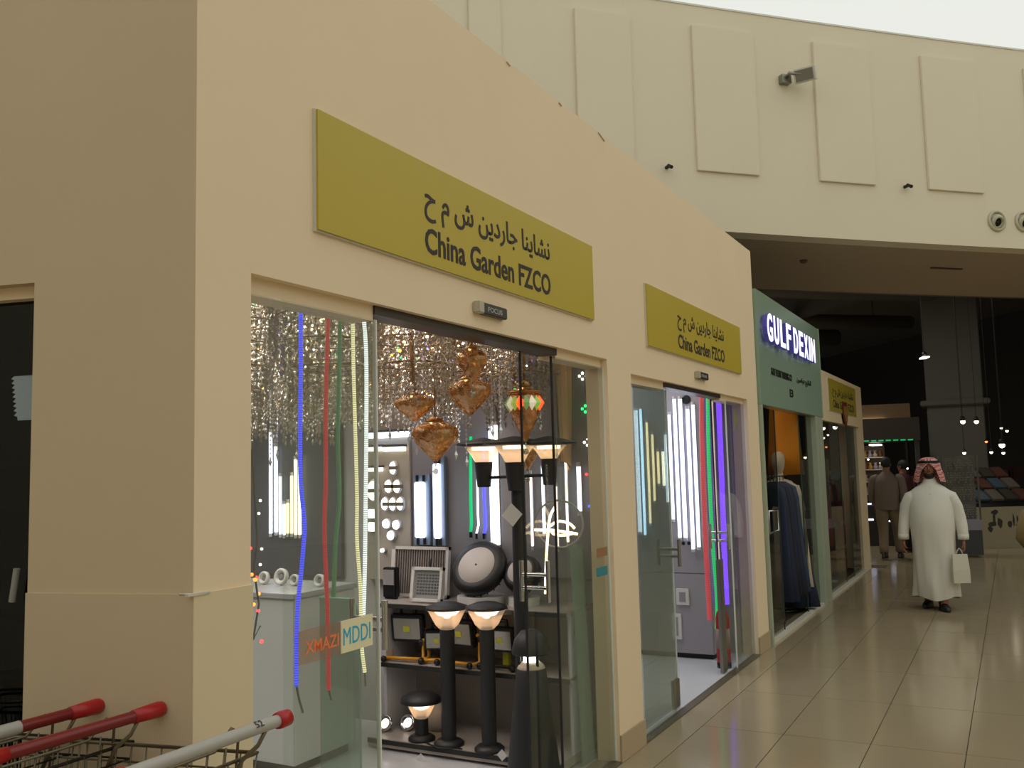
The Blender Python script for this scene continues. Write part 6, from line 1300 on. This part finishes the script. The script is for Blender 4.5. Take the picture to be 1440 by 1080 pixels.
    for x_, yy in ((xa + .02, y_ + .12), (xb2 - .02, y_ + .12), (fa, y_ + L_ - .16), (fb, y_ + L_ - .16)):
        c_ = MB().cyl((x_ - .014, yy, .06), (x_ + .014, yy, .06), .06, n=16).build('caster_wheel', BLACK, t); MB().tube([(x_ + .02, yy, .06), (x_ + .02, yy, .13), (x_, yy + .01, .165)], .006, 6).build('caster_fork', STEEL, c_)
    return t
trolley(-.075, .285, .56, 1.02, 'innermost trolley, dark red handle with white sleeve at left', 'sleeve')
trolley(-.03, .085, .56, 1.02, 'middle trolley with a long worn red handle', 'red')
tr = trolley(.035, -.315, .56, 1.02, 'outermost trolley with a pale handle marked 52 and red end cap', 'white')
text_mesh('52', .026, .02, lambda u, v, d: (-.095 + u, -.315 - (.0163 + d) * cos(.9) - (v - .01) * -sin(.9) * 1, 1.02 + (.0163 + d) * sin(.9) + (v - .01) * cos(.9)), .0008, .01).build('number_marking', INK, tr)

# ------------------------------------------------------------------ dark shop on the left face
mb = MB(); lbox(mb, .5, 3.62, 0, 2.3, -.62, -.58); lbox(mb, .5, .556, 0, 2.3, -.58, -T); struct(mb.build('wall_left_shop_back', mat('dark_blue_interior', (16, 30, 44), .6)))
mb = MB(); lbox(mb, .5, 3.62, 2.3, 2.34, -.62, -.14); struct(mb.build('ceiling_left_shop', BLACK))
t = thing('window_9', 'dark tinted pane of the unlit shop on the left face', 'x', tuple(LP(1.5, 0, -.08))); del t['category']; struct(t); win9 = t
mb = MB(); lbox(mb, .558, 3.6, .01, 2.232, -.083, -.08); mb.build('glass_sheet', glassmat('dark_tinted_glass', (140, 165, 175), .04), t)
mb = MB(); lbox(mb, .556, .562, .01, 2.232, -.09, -.072); mb.build('edge', DGREY, t)
q = MB(); poly = [(0, 0), (.07, 0), (.07, .14), (0, .14)] + [pt for k in range(9) for pt in ((-.012, .132 - k * .0145), (0, .127 - k * .0145))]
mb = MB().prism(poly, lambda u, v, d: LP(.605 + (.07 - u) + v * .12, 1.855 + v, -.078 + d), .0015)
tag(mb.build('comb_sticker', mat('white_vinyl', (150, 165, 175), .5)), 'white comb edged sticker on the dark left pane', 'sticker')
mb = MB(); lbox(mb, .62, 2.4, 0, .95, -.5, -.3); tag(mb.build('blue_counter', mat('deep_blue_laminate', (12, 52, 76), .5)), 'deep blue counter inside the dark left shop', 'counter')
MB().cyl(LP(.655, 1.30, -.05), LP(.64, 1.40, -.05), .01, n=10).build('knob', mat('pale_knob', (150, 150, 148), .4), win9)
for i, z_ in enumerate((1.15, 1.55)):
    mb = MB(); lbox(mb, .6, 3.4, z_, z_ + .02, -.575, -.42); tag(mb.build('wall_shelf', mat('dim_shelf', (30, 34, 38), .5)), ['lower', 'upper'][i] + ' dim shelf on the back wall of the dark left shop', 'shelf')

# ------------------------------------------------------------------ added fill lights, no fittings modelled
def area(name, loc, size, e, col, rot=(0, 0, 0), sy=None):
    l = bpy.data.lights.new(name, 'AREA'); l.energy = e; l.size = size; l.color = col
    if sy: l.shape = 'RECTANGLE'; l.size_y = sy
    o = bpy.data.objects.new(name, l); COL.objects.link(o); o.location = loc; o.rotation_euler = rot; return o
area('shop_fill_light', (1.7, 2.0, 2.82), 1.6, 105, (1, .93, .88), sy=2.5)  # unseen area lights added to brighten the shop interiors
area('shop_fill_light', (5.2, 1.6, 2.82), 1.2, 34, (.97, .96, 1), sy=2)
area('shop_fill_light', (8.3, .9, 2.66), .8, 7, (1, .85, .65))
area('shop_fill_light', (11.8, 1.2, 2.55), .8, 3, (1, .9, .8))

for i, (x_, y_) in enumerate(((1.22, .52), (1.8, 1.05), (2.35, .48), (2.35, 1.6), (2.92, 1.08), (2.92, 2.2), (1.5, .8), (2.1, .8), (2.6, .75), (2.6, 1.3))):
    l = bpy.data.lights.new('crystal_fill_light', 'POINT'); l.energy = 1.3 if x_ < 2 else 2.8; l.color = (1, .86, .74); l.shadow_soft_size = .05; o = bpy.data.objects.new('crystal_fill_light', l); COL.objects.link(o); o.location = (x_, y_, 2.45)  # added point lights that brighten the crystals, some between chandeliers
hc_ = arc(0, 8, 5.2)
for k, (t_, o_) in enumerate(((-3, 6), (3, 6), (-3, 14), (3, 14))): area('hall_fill_light', arc(t_, o_, 5.3), 1.0, 80, (1, .95, .85))  # added area lights that lift the ambient level of the hall
